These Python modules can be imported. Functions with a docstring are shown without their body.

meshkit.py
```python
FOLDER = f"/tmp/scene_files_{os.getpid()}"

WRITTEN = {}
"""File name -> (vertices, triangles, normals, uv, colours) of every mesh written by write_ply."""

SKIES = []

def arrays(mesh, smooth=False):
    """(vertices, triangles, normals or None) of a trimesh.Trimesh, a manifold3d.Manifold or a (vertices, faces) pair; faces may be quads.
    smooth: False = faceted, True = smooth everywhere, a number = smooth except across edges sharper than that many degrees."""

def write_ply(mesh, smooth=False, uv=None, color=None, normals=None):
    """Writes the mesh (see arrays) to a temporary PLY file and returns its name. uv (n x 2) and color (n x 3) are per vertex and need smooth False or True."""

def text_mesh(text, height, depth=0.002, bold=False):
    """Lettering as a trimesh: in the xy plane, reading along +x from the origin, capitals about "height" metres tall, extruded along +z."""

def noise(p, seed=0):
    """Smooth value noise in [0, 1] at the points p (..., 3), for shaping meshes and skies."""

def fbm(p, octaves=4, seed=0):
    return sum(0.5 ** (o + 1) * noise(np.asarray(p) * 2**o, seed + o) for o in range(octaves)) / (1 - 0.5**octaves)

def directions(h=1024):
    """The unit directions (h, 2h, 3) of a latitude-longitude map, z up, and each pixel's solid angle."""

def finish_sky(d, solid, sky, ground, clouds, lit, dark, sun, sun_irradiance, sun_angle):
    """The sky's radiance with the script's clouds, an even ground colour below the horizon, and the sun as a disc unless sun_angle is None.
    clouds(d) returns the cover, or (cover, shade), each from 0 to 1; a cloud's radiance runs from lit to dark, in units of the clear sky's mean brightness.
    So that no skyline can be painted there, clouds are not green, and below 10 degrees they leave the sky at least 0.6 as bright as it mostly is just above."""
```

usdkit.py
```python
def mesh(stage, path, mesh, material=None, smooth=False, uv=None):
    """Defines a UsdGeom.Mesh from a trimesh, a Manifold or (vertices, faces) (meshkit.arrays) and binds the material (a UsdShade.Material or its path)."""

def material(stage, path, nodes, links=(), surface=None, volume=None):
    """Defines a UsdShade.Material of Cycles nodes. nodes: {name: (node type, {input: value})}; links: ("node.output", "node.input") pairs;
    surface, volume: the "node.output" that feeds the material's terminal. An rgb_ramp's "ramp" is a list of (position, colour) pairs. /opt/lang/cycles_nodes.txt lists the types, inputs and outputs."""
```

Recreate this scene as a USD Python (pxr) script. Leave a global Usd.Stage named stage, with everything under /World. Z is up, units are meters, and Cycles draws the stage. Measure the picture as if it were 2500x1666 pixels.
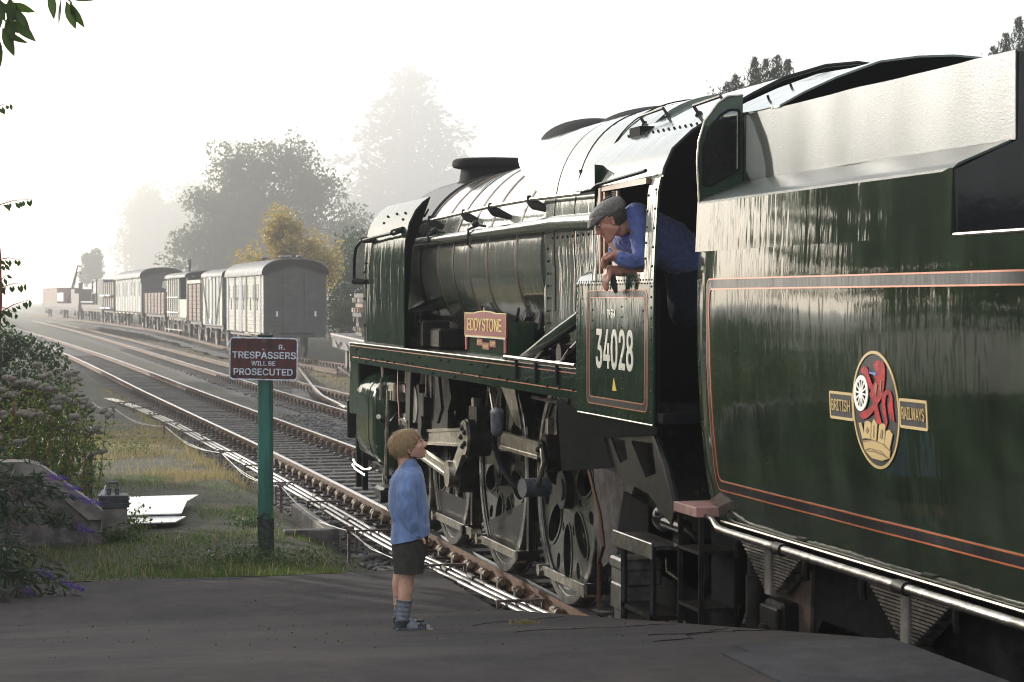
import math, random
import numpy as np, trimesh, usdkit, meshkit
import manifold3d as m3
from shapely.geometry import Polygon, Point, box as sbox, LineString
from shapely import affinity
from shapely.ops import unary_union
from pxr import Usd, UsdGeom, UsdLux, UsdShade, Gf, Sdf

stage = Usd.Stage.CreateInMemory()
UsdGeom.SetStageUpAxis(stage, 'Z'); UsdGeom.SetStageMetersPerUnit(stage, 1.0)
UsdGeom.Xform.Define(stage, '/World'); UsdGeom.Scope.Define(stage, '/World/Looks')
rad = math.radians

# ------------------------------------------------------------------ camera, sky, sun, exposure
YAW, PITCH, FPX, EYE = 13.83, 1.1024, 5249.0, 2.49
cam = UsdGeom.Camera.Define(stage, '/World/camera')
cam.CreateHorizontalApertureAttr(36.0); cam.CreateVerticalApertureAttr(36.0 * 682 / 1024)
cam.CreateFocalLengthAttr(36.0 * FPX / 2500.0)
cam.CreateClippingRangeAttr((0.1, 5000.0)); cam.CreateExposureAttr(0.75)
cam.CreateFStopAttr(9.0); cam.CreateFocusDistanceAttr(15.5)
cx_ = UsdGeom.Xformable(cam)
cx_.AddTranslateOp().Set((0, 0, EYE)); cx_.AddRotateZOp().Set(-YAW); cx_.AddRotateXOp().Set(90.0 - PITCH)

SUN_AZ, SUN_EL = -31.0, 13.5          # degrees from +y, negative is left of the train
sun_dir = np.array([math.sin(rad(SUN_AZ)) * math.cos(rad(SUN_EL)), math.cos(rad(SUN_AZ)) * math.cos(rad(SUN_EL)), math.sin(rad(SUN_EL))])
usdkit.material(stage, '/World/Looks/sky_look', {
    's': ('sky_texture', {'sky_type': 'single_scattering', 'sun_disc': False, 'sun_elevation': rad(SUN_EL), 'sun_rotation': rad(SUN_AZ), 'aerosol_density': 2.0, 'air_density': 1.0}),
    'c': ('texture_coordinate', {}), 'n': ('noise_texture', {'scale': 2.2, 'detail': 3.0}), 'r': ('rgb_ramp', {'ramp': [(0, (6.2, 6.25, 6.3)), (1, (8.0, 8.0, 8.0))]}), 'm': ('mix_color', {'fac': .55, 'use_clamp': False}),
    'b': ('background_shader', {'strength': 0.15})}, [('c.generated', 'n.vector'), ('n.fac', 'r.fac'), ('s.color', 'm.a'), ('r.color', 'm.b'), ('m.result', 'b.color')], surface='b.background')
sky = UsdLux.DomeLight.Define(stage, '/World/sky')
UsdShade.MaterialBindingAPI.Apply(sky.GetPrim()).Bind(UsdShade.Material.Get(stage, '/World/Looks/sky_look'))
sky.GetPrim().SetCustomDataByKey('kind', 'structure')
sun = UsdLux.DistantLight.Define(stage, '/World/sun')
sun.CreateIntensityAttr(1.25); sun.CreateAngleAttr(0.5); sun.CreateColorAttr((1.0, 0.955, 0.87))
sun.GetPrim().CreateAttribute('inputs:normalize', Sdf.ValueTypeNames.Bool).Set(True)
sx_ = UsdGeom.Xformable(sun)
sx_.AddRotateZOp().Set(-SUN_AZ + 180.0); sx_.AddRotateXOp().Set(90.0 - SUN_EL)

# ------------------------------------------------------------------ prims
COUNT, ORIGIN = {}, {}
def fresh(parent, name):
    k = (parent, name); n = COUNT.get(k, 0); COUNT[k] = n + 1
    return f'{parent}/{name}' if n == 0 else f'{parent}/{name}_{n:03d}'
def tag(p, **kw):
    for k, v in kw.items():
        if v: p.SetCustomDataByKey(k, v)
def thing(name, label, cat, loc=(0, 0, 0), group=None, kind=None):
    path = fresh('/World', name)
    x = UsdGeom.Xform.Define(stage, path); x.AddTranslateOp().Set(tuple(float(a) for a in loc))
    ORIGIN[path] = np.array(loc, float)
    tag(x.GetPrim(), label=label, category=cat, group=group, kind=kind)
    return path
def part(parent, name, mesh, mat, smooth=35, label=None, kind=None, group=None, cat=None):
    path = fresh(parent or '/World', name)
    o = ORIGIN.get(parent, np.zeros(3)); ORIGIN[path] = o
    v, f = tri(mesh)
    m = usdkit.mesh(stage, path, (v - o, f), f'/World/Looks/{mat}', smooth=smooth)
    tag(m.GetPrim(), label=label, kind=kind, group=group, category=cat)
    return path
def lone(name, mesh, mat, label=None, cat=None, kind=None, group=None, smooth=35):
    return part(None, name, mesh, mat, smooth, label, kind, group, cat)
def copies(src, places, group, labels):
    for (loc, rz), lb in zip(places, labels):
        p = fresh('/World', src.split('/')[-1])
        x = UsdGeom.Xform.Define(stage, p); x.AddTranslateOp().Set(tuple(map(float, loc))); x.AddRotateZOp().Set(float(rz))
        x.GetPrim().GetReferences().AddInternalReference(src); x.GetPrim().SetInstanceable(True)
        tag(x.GetPrim(), label=lb, group=group, category=stage.GetPrimAtPath(src).GetCustomDataByKey('category'))

# ------------------------------------------------------------------ mesh helpers; a mesh is (vertices, triangles)
def tri(m):
    if hasattr(m, 'to_mesh'):
        q = m.to_mesh(); return np.array(q.vert_properties[:, :3], float), np.array(q.tri_verts, int)
    if hasattr(m, 'vertices'): return np.array(m.vertices, float), np.array(m.faces, int)
    v, f = np.asarray(m[0], float), np.asarray(m[1], int)
    if f.shape[1] == 4: f = np.vstack([f[:, [0, 1, 2]], f[:, [0, 2, 3]]])
    return v, f
def J(*ms):
    ms = [tri(m) for m in (ms[0] if len(ms) == 1 and isinstance(ms[0], list) else ms)]
    V, Fc, n = [], [], 0
    for v, f in ms: V.append(v); Fc.append(f + n); n += len(v)
    return np.vstack(V), np.vstack(Fc)
def xf(m, R=None, t=(0, 0, 0)):
    v, f = tri(m)
    if R is not None: v = v @ np.asarray(R).T
    return v + np.asarray(t, float), f
def Rz(d): c, s = math.cos(rad(d)), math.sin(rad(d)); return np.array([[c, -s, 0], [s, c, 0], [0, 0, 1.]])
def Rx(d): c, s = math.cos(rad(d)), math.sin(rad(d)); return np.array([[1., 0, 0], [0, c, -s], [0, s, c]])
def Ry(d): c, s = math.cos(rad(d)), math.sin(rad(d)); return np.array([[c, 0, s], [0, 1., 0], [-s, 0, c]])
def box(x0, x1, y0, y1, z0, z1, b=0.0):
    x0, x1 = sorted((x0, x1)); y0, y1 = sorted((y0, y1)); z0, z1 = sorted((z0, z1))
    if b > 0:
        pts = []
        for sx, X in ((1, x0), (-1, x1)):
            for sy, Y in ((1, y0), (-1, y1)):
                for sz, Z in ((1, z0), (-1, z1)):
                    pts += [(X + sx * b, Y + sy * b, Z), (X + sx * b, Y, Z + sz * b), (X, Y + sy * b, Z + sz * b)]
        return tri(m3.Manifold.hull_points(np.array(pts)))
    v = np.array([(x, y, z) for x in (x0, x1) for y in (y0, y1) for z in (z0, z1)], float)
    f = np.array([[0, 1, 3], [0, 3, 2], [4, 6, 7], [4, 7, 5], [0, 4, 5], [0, 5, 1], [2, 3, 7], [2, 7, 6], [0, 2, 6], [0, 6, 4], [1, 5, 7], [1, 7, 3]])
    return v, f
def obox(c, s, R=None, b=0.0):
    m = box(-s[0] / 2, s[0] / 2, -s[1] / 2, s[1] / 2, -s[2] / 2, s[2] / 2, b)
    return xf(m, R, c)
def frame_of(d):
    d = d / np.linalg.norm(d); a = np.array([0, 0, 1.]) if abs(d[2]) < .9 else np.array([1., 0, 0])
    u = np.cross(a, d); u /= np.linalg.norm(u); return u, np.cross(d, u)
def tube(pts, r, n=8, caps=True):
    pts = np.asarray(pts, float); rs = np.broadcast_to(r, len(pts)).astype(float)
    V, k = [], len(pts); u = None
    for i in range(k):
        d = pts[min(i + 1, k - 1)] - pts[max(i - 1, 0)]; d = d / max(np.linalg.norm(d), 1e-9)
        if u is None: u, w = frame_of(d)
        else:
            u = u - d * (u @ d); u /= max(np.linalg.norm(u), 1e-9); w = np.cross(d, u)
        a = np.arange(n) * 2 * np.pi / n
        V.append(pts[i] + rs[i] * (np.cos(a)[:, None] * u + np.sin(a)[:, None] * w))
    V = np.vstack(V); Fc = []
    for i in range(k - 1):
        for j in range(n):
            a, b2 = i * n + j, i * n + (j + 1) % n
            Fc += [(a, b2, b2 + n), (a, b2 + n, a + n)]
    if caps:
        V = np.vstack([V, pts[0], pts[-1]]); c0, c1 = len(V) - 2, len(V) - 1
        for j in range(n):
            Fc.append((c0, (j + 1) % n, j)); Fc.append((c1, (k - 1) * n + j, (k - 1) * n + (j + 1) % n))
    return V, np.array(Fc)
def cyl(p0, p1, r, n=20, r1=None): return tube([p0, p1], [r, r if r1 is None else r1], n)
def loft(rings, close=True, caps=True):
    k, n = len(rings), len(rings[0]); V = np.vstack([np.asarray(r, float) for r in rings]); Fc = []
    for i in range(k - 1):
        for j in range(n if close else n - 1):
            a, b2 = i * n + j, i * n + (j + 1) % n
            Fc += [(a, b2, b2 + n), (a, b2 + n, a + n)]
    if caps and close:
        for i, flip in ((0, True), (k - 1, False)):
            c = len(V); V = np.vstack([V, V[i * n:(i + 1) * n].mean(0)])
            for j in range(n):
                a, b2 = i * n + j, i * n + (j + 1) % n
                Fc.append((c, b2, a) if flip else (c, a, b2))
    return V, np.array(Fc)
def thick(surf_pts, n_off):
    """A sheet given as a grid (k, n, 3) with thickness vector n_off."""
    g = np.asarray(surf_pts, float); k, n = g.shape[:2]
    rings = [np.vstack([g[i], (g[i] + n_off)[::-1]]) for i in range(k)]
    return loft(rings)
def extr(poly, d):
    out = [trimesh.creation.extrude_polygon(g, d, engine='earcut') for g in getattr(poly, 'geoms', [poly]) if g.area > 1e-9]
    return J(out)
def side(poly, x, d):
    """A polygon drawn as (y, z), seen from -x, made a plate from x (its outer face) inwards to x + d."""
    v, f = extr(poly, d); return np.column_stack([x + v[:, 2], v[:, 0], v[:, 1]]), f
def front(poly, y, d):
    """A polygon drawn as (x, z), extruded from y to y + d."""
    v, f = extr(poly, d); return np.column_stack([v[:, 0], y + d - v[:, 2], v[:, 1]]), f
def plan(poly, z, d):
    v, f = extr(poly, d); return v + [0, 0, z], f
def rrect(x0, x1, y0, y1, r, res=6): return sbox(x0 + r, y0 + r, x1 - r, y1 - r).buffer(r, quad_segs=res)
def ring(poly, w): return poly.difference(poly.buffer(-w))
def revolve(prof, c, axis='y', n=48, closed=False):
    """prof: (radius, along) pairs."""
    a = np.arange(n) * 2 * np.pi / n; rings = []
    for r, s in prof:
        p = {'y': np.column_stack([r * np.cos(a), 0 * a + s, r * np.sin(a)]), 'x': np.column_stack([0 * a + s, r * np.cos(a), r * np.sin(a)]), 'z': np.column_stack([r * np.cos(a), r * np.sin(a), 0 * a + s])}[axis]
        rings.append(p + np.asarray(c, float))
    return loft(rings + rings[:1], caps=False) if closed else loft(rings)
def ell(c, r, n=2, R=None):
    s = trimesh.creation.icosphere(n); v = s.vertices * np.asarray(r); return xf((v, s.faces), R, c)
def words(text, h, width, x, y, z, d=0.002, bold=True):
    """Lettering on a side that faces -x; y, z is where its lower left corner stands as seen from -x; width squeezes it."""
    t = meshkit.text_mesh(text, h, d, bold); v, f = tri(t)
    v[:, 0] = (v[:, 0] - v[:, 0].min()) * (width / np.ptp(v[:, 0]))
    return np.column_stack([x - v[:, 2], y - v[:, 0], z + v[:, 1]]), f
def hull(*balls, n=12):
    pts = []
    for c, r in balls:
        s = trimesh.creation.icosphere(2 if n > 8 else 1); pts.append(s.vertices * np.asarray(r) + np.asarray(c, float))
    return m3.Manifold.hull_points(np.vstack(pts))
def chain(cs):
    out = None
    for a, b2 in zip(cs[:-1], cs[1:]):
        h = hull(a, b2); out = h if out is None else out + h
    return out
def soft(man, edge=0.012, it=12):
    v, f = tri(man.refine_to_length(edge)); t = trimesh.Trimesh(v, f, process=True); v0 = np.array(t.vertices)
    trimesh.smoothing.filter_taubin(t, lamb=0.5, nu=0.52, iterations=it); d = np.nan_to_num(np.array(t.vertices) - v0); l = np.linalg.norm(d, axis=1, keepdims=True)
    return v0 + d * np.minimum(1, .02 / np.maximum(l, 1e-9)), np.array(t.faces)

# ------------------------------------------------------------------ materials
def M(name, col, rough=.5, metal=0., coat=0., coat_rough=.04, spec=.5, var=0., vs=3., col2=None, mix=(.42, .62), bump=0., bs=20., stretch=None, bd=.02, extra=None, detail=4.):
    col = tuple(col); N = {'p': ('principled_bsdf', {'base_color': col, 'roughness': rough, 'metallic': metal, 'coat_weight': coat, 'coat_roughness': coat_rough, 'specular_ior_level': spec, **(extra or {})})}
    L = []
    if var or col2 or bump:
        N['g'] = ('geometry', {}); src = 'g.position'
        if stretch: N['m'] = ('mapping', {'scale': stretch}); L.append(('g.position', 'm.vector')); src = 'm.vector'
        if var or col2:
            c2 = col2 or tuple(min(1, c * (1 + var)) for c in col); c1 = col if col2 else tuple(c * (1 - var) for c in col)
            N['n'] = ('noise_texture', {'scale': vs, 'detail': detail, 'roughness': .62})
            N['r'] = ('rgb_ramp', {'ramp': [(0, c1), (mix[0], c1), (mix[1], c2), (1, c2)]})
            L += [(src, 'n.vector'), ('n.fac', 'r.fac'), ('r.color', 'p.base_color')]
        if bump:
            N['n2'] = ('noise_texture', {'scale': bs, 'detail': 4.0, 'roughness': .6}); N['b'] = ('bump', {'strength': bump, 'distance': bd})
            L += [(src, 'n2.vector'), ('n2.fac', 'b.height'), ('b.normal', 'p.normal')]
            if coat: L.append(('b.normal', 'p.coat_normal'))
    usdkit.material(stage, f'/World/Looks/{name}', N, L, surface='p.BSDF')
    return name
def leafmat(name, cols, transl=.35, rough=.45):
    st = [(i / max(1, len(cols) - 1), c) for i, c in enumerate(cols)]
    usdkit.material(stage, f'/World/Looks/{name}', {
        'g': ('geometry', {}), 'r': ('rgb_ramp', {'ramp': st}), 'p': ('principled_bsdf', {'roughness': rough, 'specular_ior_level': .4}),
        't': ('translucent_bsdf', {}), 'h': ('hsv', {'value': 1.8, 'saturation': 1.1}), 'x': ('mix_closure', {'fac': transl})},
        [('g.random_per_island', 'r.fac'), ('r.color', 'p.base_color'), ('r.color', 'h.color'), ('h.color', 't.color'), ('p.BSDF', 'x.closure1'), ('t.BSDF', 'x.closure2')], surface='x.closure')
M('wet_green', (.012, .024, .014), .5, coat=1., coat_rough=.07, spec=.05, extra={'coat_ior': 1.68}, var=.25, vs=2.2, bump=.22, bs=1.6, stretch=(1.2, 1.8, .45), bd=.035)
M('green_paint', (.012, .024, .014), .8, coat=.75, coat_rough=.05, spec=.0, var=.25, vs=2.2, bump=.22, bs=1.6, stretch=(1.2, 1.8, .45), bd=.035)
M('green_tender', (.014, .021, .012), .8, coat=.9, coat_rough=.05, spec=.0, var=.3, vs=1.6, bump=.13, bs=1.2, stretch=(1., 2.0, .45), bd=.04)
M('dewy_green', (.020, .027, .020), .36, coat=.28, coat_rough=.28, spec=.16, var=.3, vs=3, bump=.4, bs=140, bd=.004)
M('black_paint', (.007, .007, .008), .9, coat=.5, coat_rough=.15, spec=0., var=.3, vs=6, bump=.15, bs=9, bd=.01)
M('black_oily', (.009, .008, .007), .34, spec=.2, var=.5, vs=9, bump=.3, bs=40, bd=.006)
M('black_matt', (.007, .007, .009), .85, spec=.1, var=.3, vs=7)
M('dark_inside', (.006, .006, .006), .9, spec=.1)
M('steel_rod', (.42, .39, .33), .30, metal=1., var=.25, vs=12, bump=.1, bs=50, bd=.003)
M('steel_tyre', (.30, .29, .27), .30, metal=1., var=.3, vs=14)
M('wheel_green', (.017, .018, .012), .5, coat=.8, coat_rough=.13, spec=.15, var=.45, vs=8, bump=.5, bs=70, bd=.004)
M('lining_orange', (.48, .11, .025), .45, coat=.5, coat_rough=.2)
M('boiler_lining', (.22, .085, .03), .5, coat=.4, coat_rough=.2)
M('lining_black', (.007, .007, .007), .5, coat=.22, coat_rough=.06, spec=.2, bump=.3, bs=1.5, stretch=(1., 2.4, .35), bd=.04)
M('number_cream', (.78, .74, .62), .45)
M('yellow_mark', (.75, .50, .04), .5)
M('plate_red', (.30, .018, .025), .5, coat=.2, coat_rough=.2, var=.15, vs=20)
M('brass_letters', (.75, .62, .26), .3, metal=.8)
M('crest_tan', (.42, .29, .10), .5); M('crest_tan_dark', (.17, .09, .03), .5); M('crest_red', (.32, .006, .008), .6, spec=.15, var=.35, vs=22)
M('crest_white', (.78, .76, .68), .5); M('crest_blue', (.03, .07, .30), .5)
M('wood_frame', (.20, .09, .045), .45, coat=.3, var=.3, vs=14)
M('pink_primer', (.30, .16, .14), .6, var=.2, vs=8)
M('red_pipe', (.18, .03, .03), .4)
M('copper_pipe', (.10, .05, .03), .5, metal=.6)
M('oil_box', (.055, .060, .075), .5, var=.3, vs=25, bump=.4, bs=60, bd=.004)
M('rail_rust', (.105, .050, .025), .7, spec=.15, var=.35, vs=9, bump=.3, bs=40, bd=.004)
M('rail_head', (.40, .37, .34), .24, metal=.9, var=.15, vs=8)
M('sleeper_wood', (.062, .054, .045), .8, var=.4, vs=6, bump=.6, bs=24, stretch=(.3, 3, 3), bd=.015)
M('chair_iron', (.060, .040, .030), .65, var=.4, vs=14, bump=.4, bs=50, bd=.006)
M('key_wood', (.17, .11, .06), .7, var=.3, vs=20)
M('ballast_bed', (.055, .050, .050), .9, col2=(.11, .10, .10), vs=26, bump=1., bs=36, bd=.04)
M('ballast_stone', (.10, .095, .10), .75, var=.5, vs=11, col2=(.035, .032, .034), mix=(.3, .7))
usdkit.material(stage, '/World/Looks/asphalt', {'g': ('geometry', {}), 'n': ('noise_texture', {'scale': .55, 'detail': 9.0, 'roughness': .68}), 'r': ('rgb_ramp', {'ramp': [(0, (.026, .023, .025)), (.40, (.026, .023, .025)), (.62, (.058, .046, .044)), (1, (.058, .046, .044))]}),
    'v': ('noise_texture', {'scale': 150., 'detail': 3.0, 'roughness': .7}), 'q': ('rgb_ramp', {'ramp': [(0, (.45, .45, .45)), (.45, (.8, .8, .8)), (.60, (1.1, 1.1, 1.1)), (.72, (1.6, 1.6, 1.6))]}), 'x': ('mix_color', {'blend_type': 'multiply', 'fac': 1., 'use_clamp': False}),
    'n3': ('noise_texture', {'scale': 7., 'detail': 5.0, 'roughness': .6}), 'q3': ('rgb_ramp', {'ramp': [(0, (.62, .62, .62)), (.36, (.75, .75, .75)), (.58, (1.05, 1.05, 1.05)), (1, (1.2, 1.2, 1.2))]}), 'x3': ('mix_color', {'blend_type': 'multiply', 'fac': 1., 'use_clamp': False}),
    'b': ('bump', {'strength': .7, 'distance': .006}), 'p': ('principled_bsdf', {'roughness': .86, 'specular_ior_level': .25})},
    [('g.position', 'n.vector'), ('n.fac', 'r.fac'), ('g.position', 'v.vector'), ('v.fac', 'q.fac'), ('r.color', 'x.a'), ('q.color', 'x.b'), ('g.position', 'n3.vector'), ('n3.fac', 'q3.fac'), ('x.result', 'x3.a'), ('q3.color', 'x3.b'), ('x3.result', 'p.base_color'), ('v.fac', 'b.height'), ('b.normal', 'p.normal')], surface='p.BSDF')
usdkit.material(stage, '/World/Looks/coping_stone', {'g': ('geometry', {}), 'n': ('noise_texture', {'scale': .55, 'detail': 9.0, 'roughness': .68}), 'r': ('rgb_ramp', {'ramp': [(0, (.034, .034, .038)), (.40, (.034, .034, .038)), (.62, (.060, .058, .062)), (1, (.060, .058, .062))]}),
    'v': ('noise_texture', {'scale': 150., 'detail': 3.0, 'roughness': .7}), 'q': ('rgb_ramp', {'ramp': [(0, (.45, .45, .45)), (.45, (.8, .8, .8)), (.60, (1.1, 1.1, 1.1)), (.72, (3.2, 3.2, 3.2))]}), 'x': ('mix_color', {'blend_type': 'multiply', 'fac': 1., 'use_clamp': False}),
    'n3': ('noise_texture', {'scale': 7., 'detail': 5.0, 'roughness': .6}), 'q3': ('rgb_ramp', {'ramp': [(0, (.62, .62, .62)), (.36, (.75, .75, .75)), (.58, (1.05, 1.05, 1.05)), (1, (1.2, 1.2, 1.2))]}), 'x3': ('mix_color', {'blend_type': 'multiply', 'fac': 1., 'use_clamp': False}),
    'b': ('bump', {'strength': .7, 'distance': .006}), 'p': ('principled_bsdf', {'roughness': .86, 'specular_ior_level': .25})},
    [('g.position', 'n.vector'), ('n.fac', 'r.fac'), ('g.position', 'v.vector'), ('v.fac', 'q.fac'), ('r.color', 'x.a'), ('q.color', 'x.b'), ('g.position', 'n3.vector'), ('n3.fac', 'q3.fac'), ('x.result', 'x3.a'), ('q3.color', 'x3.b'), ('x3.result', 'p.base_color'), ('v.fac', 'b.height'), ('b.normal', 'p.normal')], surface='p.BSDF')
M('earth', (.032, .032, .018), .95, col2=(.060, .056, .032), mix=(.4, .62), vs=.7, bump=1., bs=12, bd=.05, detail=8.)
M('concrete', (.15, .135, .12), .85, var=.35, vs=4, bump=.5, bs=30, bd=.01, detail=8.)
M('pier_stone', (.085, .075, .070), .85, var=.4, vs=6, bump=.6, bs=30, bd=.012)
M('dark_slate', (.025, .025, .030), .6, var=.4, vs=9, bump=.3, bs=30, bd=.006)
M('wet_plastic', (.45, .46, .46), .16, spec=.7, var=.2, vs=8, bump=.25, bs=6, bd=.02)
M('galvanised', (.22, .21, .20), .42, metal=.85, var=.25, vs=10)
M('white_wire', (.34, .32, .30), .5)
M('sign_red', (.075, .012, .012), .5, col2=(.018, .008, .008), mix=(.42, .66), vs=12, bump=.3, bs=40, bd=.003, detail=6.)
M('sign_white', (.52, .54, .60), .5, var=.25, vs=30)
M('post_green', (.008, .085, .060), .5, coat=.15, coat_rough=.3, var=.3, vs=10, bump=.2, bs=60, stretch=(1, 1, .15), bd=.004)
M('post_rot', (.022, .032, .024), .9, var=.6, vs=22, bump=.8, bs=40, bd=.01)
M('weathered_white', (.42, .40, .34), .75, col2=(.15, .12, .09), mix=(.52, .75), vs=5, bump=.3, bs=20, bd=.01, stretch=(1, 1, .5), detail=7.)
M('weathered_cream', (.46, .42, .30), .75, var=.25, vs=5)
M('wagon_grey', (.10, .115, .135), .6, var=.25, vs=3)
M('wagon_brown', (.24, .15, .11), .8, col2=(.10, .06, .045), mix=(.4, .7), vs=4, stretch=(1, 1, .4))
M('wagon_dark', (.035, .033, .034), .75, var=.3, vs=4)
M('roof_grey', (.075, .075, .08), .7, var=.3, vs=2)
M('rust_iron', (.070, .045, .035), .7, var=.4, vs=8)
M('bark', (.055, .042, .032), .9, var=.4, vs=9, bump=.8, bs=20, stretch=(3, 3, .6), bd=.03)
M('stem_red', (.16, .035, .03), .6); M('stem_green', (.06, .075, .025), .6)
M('skin', (.42, .235, .165), .5, var=.12, vs=18, extra={'subsurface_weight': .12, 'subsurface_radius': (.6, .25, .15), 'subsurface_scale': .01})
M('skin_ruddy', (.38, .185, .13), .48, var=.15, vs=20, extra={'subsurface_weight': .1, 'subsurface_scale': .01})
M('boy_shirt', (.105, .165, .32), .85, var=.12, vs=26, bump=.75, bs=15, stretch=(1.3, 1.3, .6), bd=.018, extra={'sheen_weight': .2})
M('boy_shorts', (.022, .020, .017), .9, var=.3, vs=24, bump=.4, bs=20, bd=.01)
M('boy_hair', (.33, .225, .115), .55, var=.30, vs=45, stretch=(2.2, 2.2, .5), bump=.6, bs=110, bd=.004)
M('grey_sock', (.135, .145, .17), .95, var=.2, vs=50, bump=.5, bs=120, bd=.004)
M('sandal_leather', (.012, .013, .018), .45)
M('eye_white', (.7, .68, .64), .2); M('eye_dark', (.02, .014, .01), .2)
M('man_shirt', (.10, .135, .36), .85, var=.15, vs=20, bump=.8, bs=14, bd=.02, extra={'sheen_weight': .3})
M('man_trousers', (.010, .014, .035), .9, var=.2, vs=15)
M('tweed_cap', (.16, .145, .135), .95, var=.3, vs=90, bump=.4, bs=160, bd=.003)
M('man_hair', (.045, .035, .028), .7, var=.3, vs=60)
M('dark_glove', (.03, .028, .028), .75)
leafmat('leaf_dark', [(.018, .035, .010), (.035, .060, .016), (.028, .050, .014), (.060, .085, .024)])
leafmat('leaf_olive', [(.05, .06, .02), (.08, .085, .028), (.10, .095, .03), (.06, .07, .02)])
leafmat('leaf_gold', [(.24, .18, .05), (.29, .215, .06), (.19, .16, .045), (.27, .15, .045)], transl=.45)
leafmat('leaf_conifer', [(.030, .040, .022), (.040, .052, .028), (.05, .055, .03)], transl=.1)
leafmat('leaf_cherry', [(.030, .050, .012), (.05, .07, .016), (.045, .06, .015), (.20, .12, .02)], transl=.4)
leafmat('leaf_shoot', [(.035, .060, .016), (.06, .09, .022), (.045, .07, .02)], transl=.4)
leafmat('leaf_herb', [(.055, .075, .018), (.09, .10, .025), (.13, .11, .03), (.14, .075, .02)], transl=.5)
leafmat('hair_strand', [(.36, .25, .13), (.28, .19, .095), (.42, .31, .17), (.22, .145, .07)], transl=.25, rough=.4)
leafmat('fluff', [(.25, .23, .20), (.34, .32, .28), (.29, .26, .23)], transl=.4, rough=.9)
leafmat('buddleia_leaf', [(.022, .040, .018), (.035, .055, .024), (.05, .07, .03), (.16, .13, .02)], transl=.3)
leafmat('buddleia_bloom', [(.13, .07, .30), (.18, .10, .38), (.22, .15, .42)], transl=.2, rough=.8)
leafmat('grass_blade', [(.06, .095, .016), (.085, .125, .022), (.10, .125, .03), (.14, .13, .055), (.05, .08, .014)], transl=.5, rough=.6)
leafmat('dry_grass', [(.20, .165, .08), (.15, .125, .06), (.24, .20, .11), (.12, .12, .045)], transl=.4, rough=.6)
def glass(name, tint, gloss=.9):
    usdkit.material(stage, f'/World/Looks/{name}', {'f': ('fresnel', {'IOR': 1.5}), 't': ('transparent_bsdf', {'color': tint}), 'g': ('glossy_bsdf', {'roughness': .05}), 'x': ('mix_closure', {})},
                    [('f.fac', 'x.fac'), ('t.BSDF', 'x.closure1'), ('g.BSDF', 'x.closure2')], surface='x.closure')
glass('window_glass', (.75, .78, .76)); glass('misty_glass', (.45, .47, .48))
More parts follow.
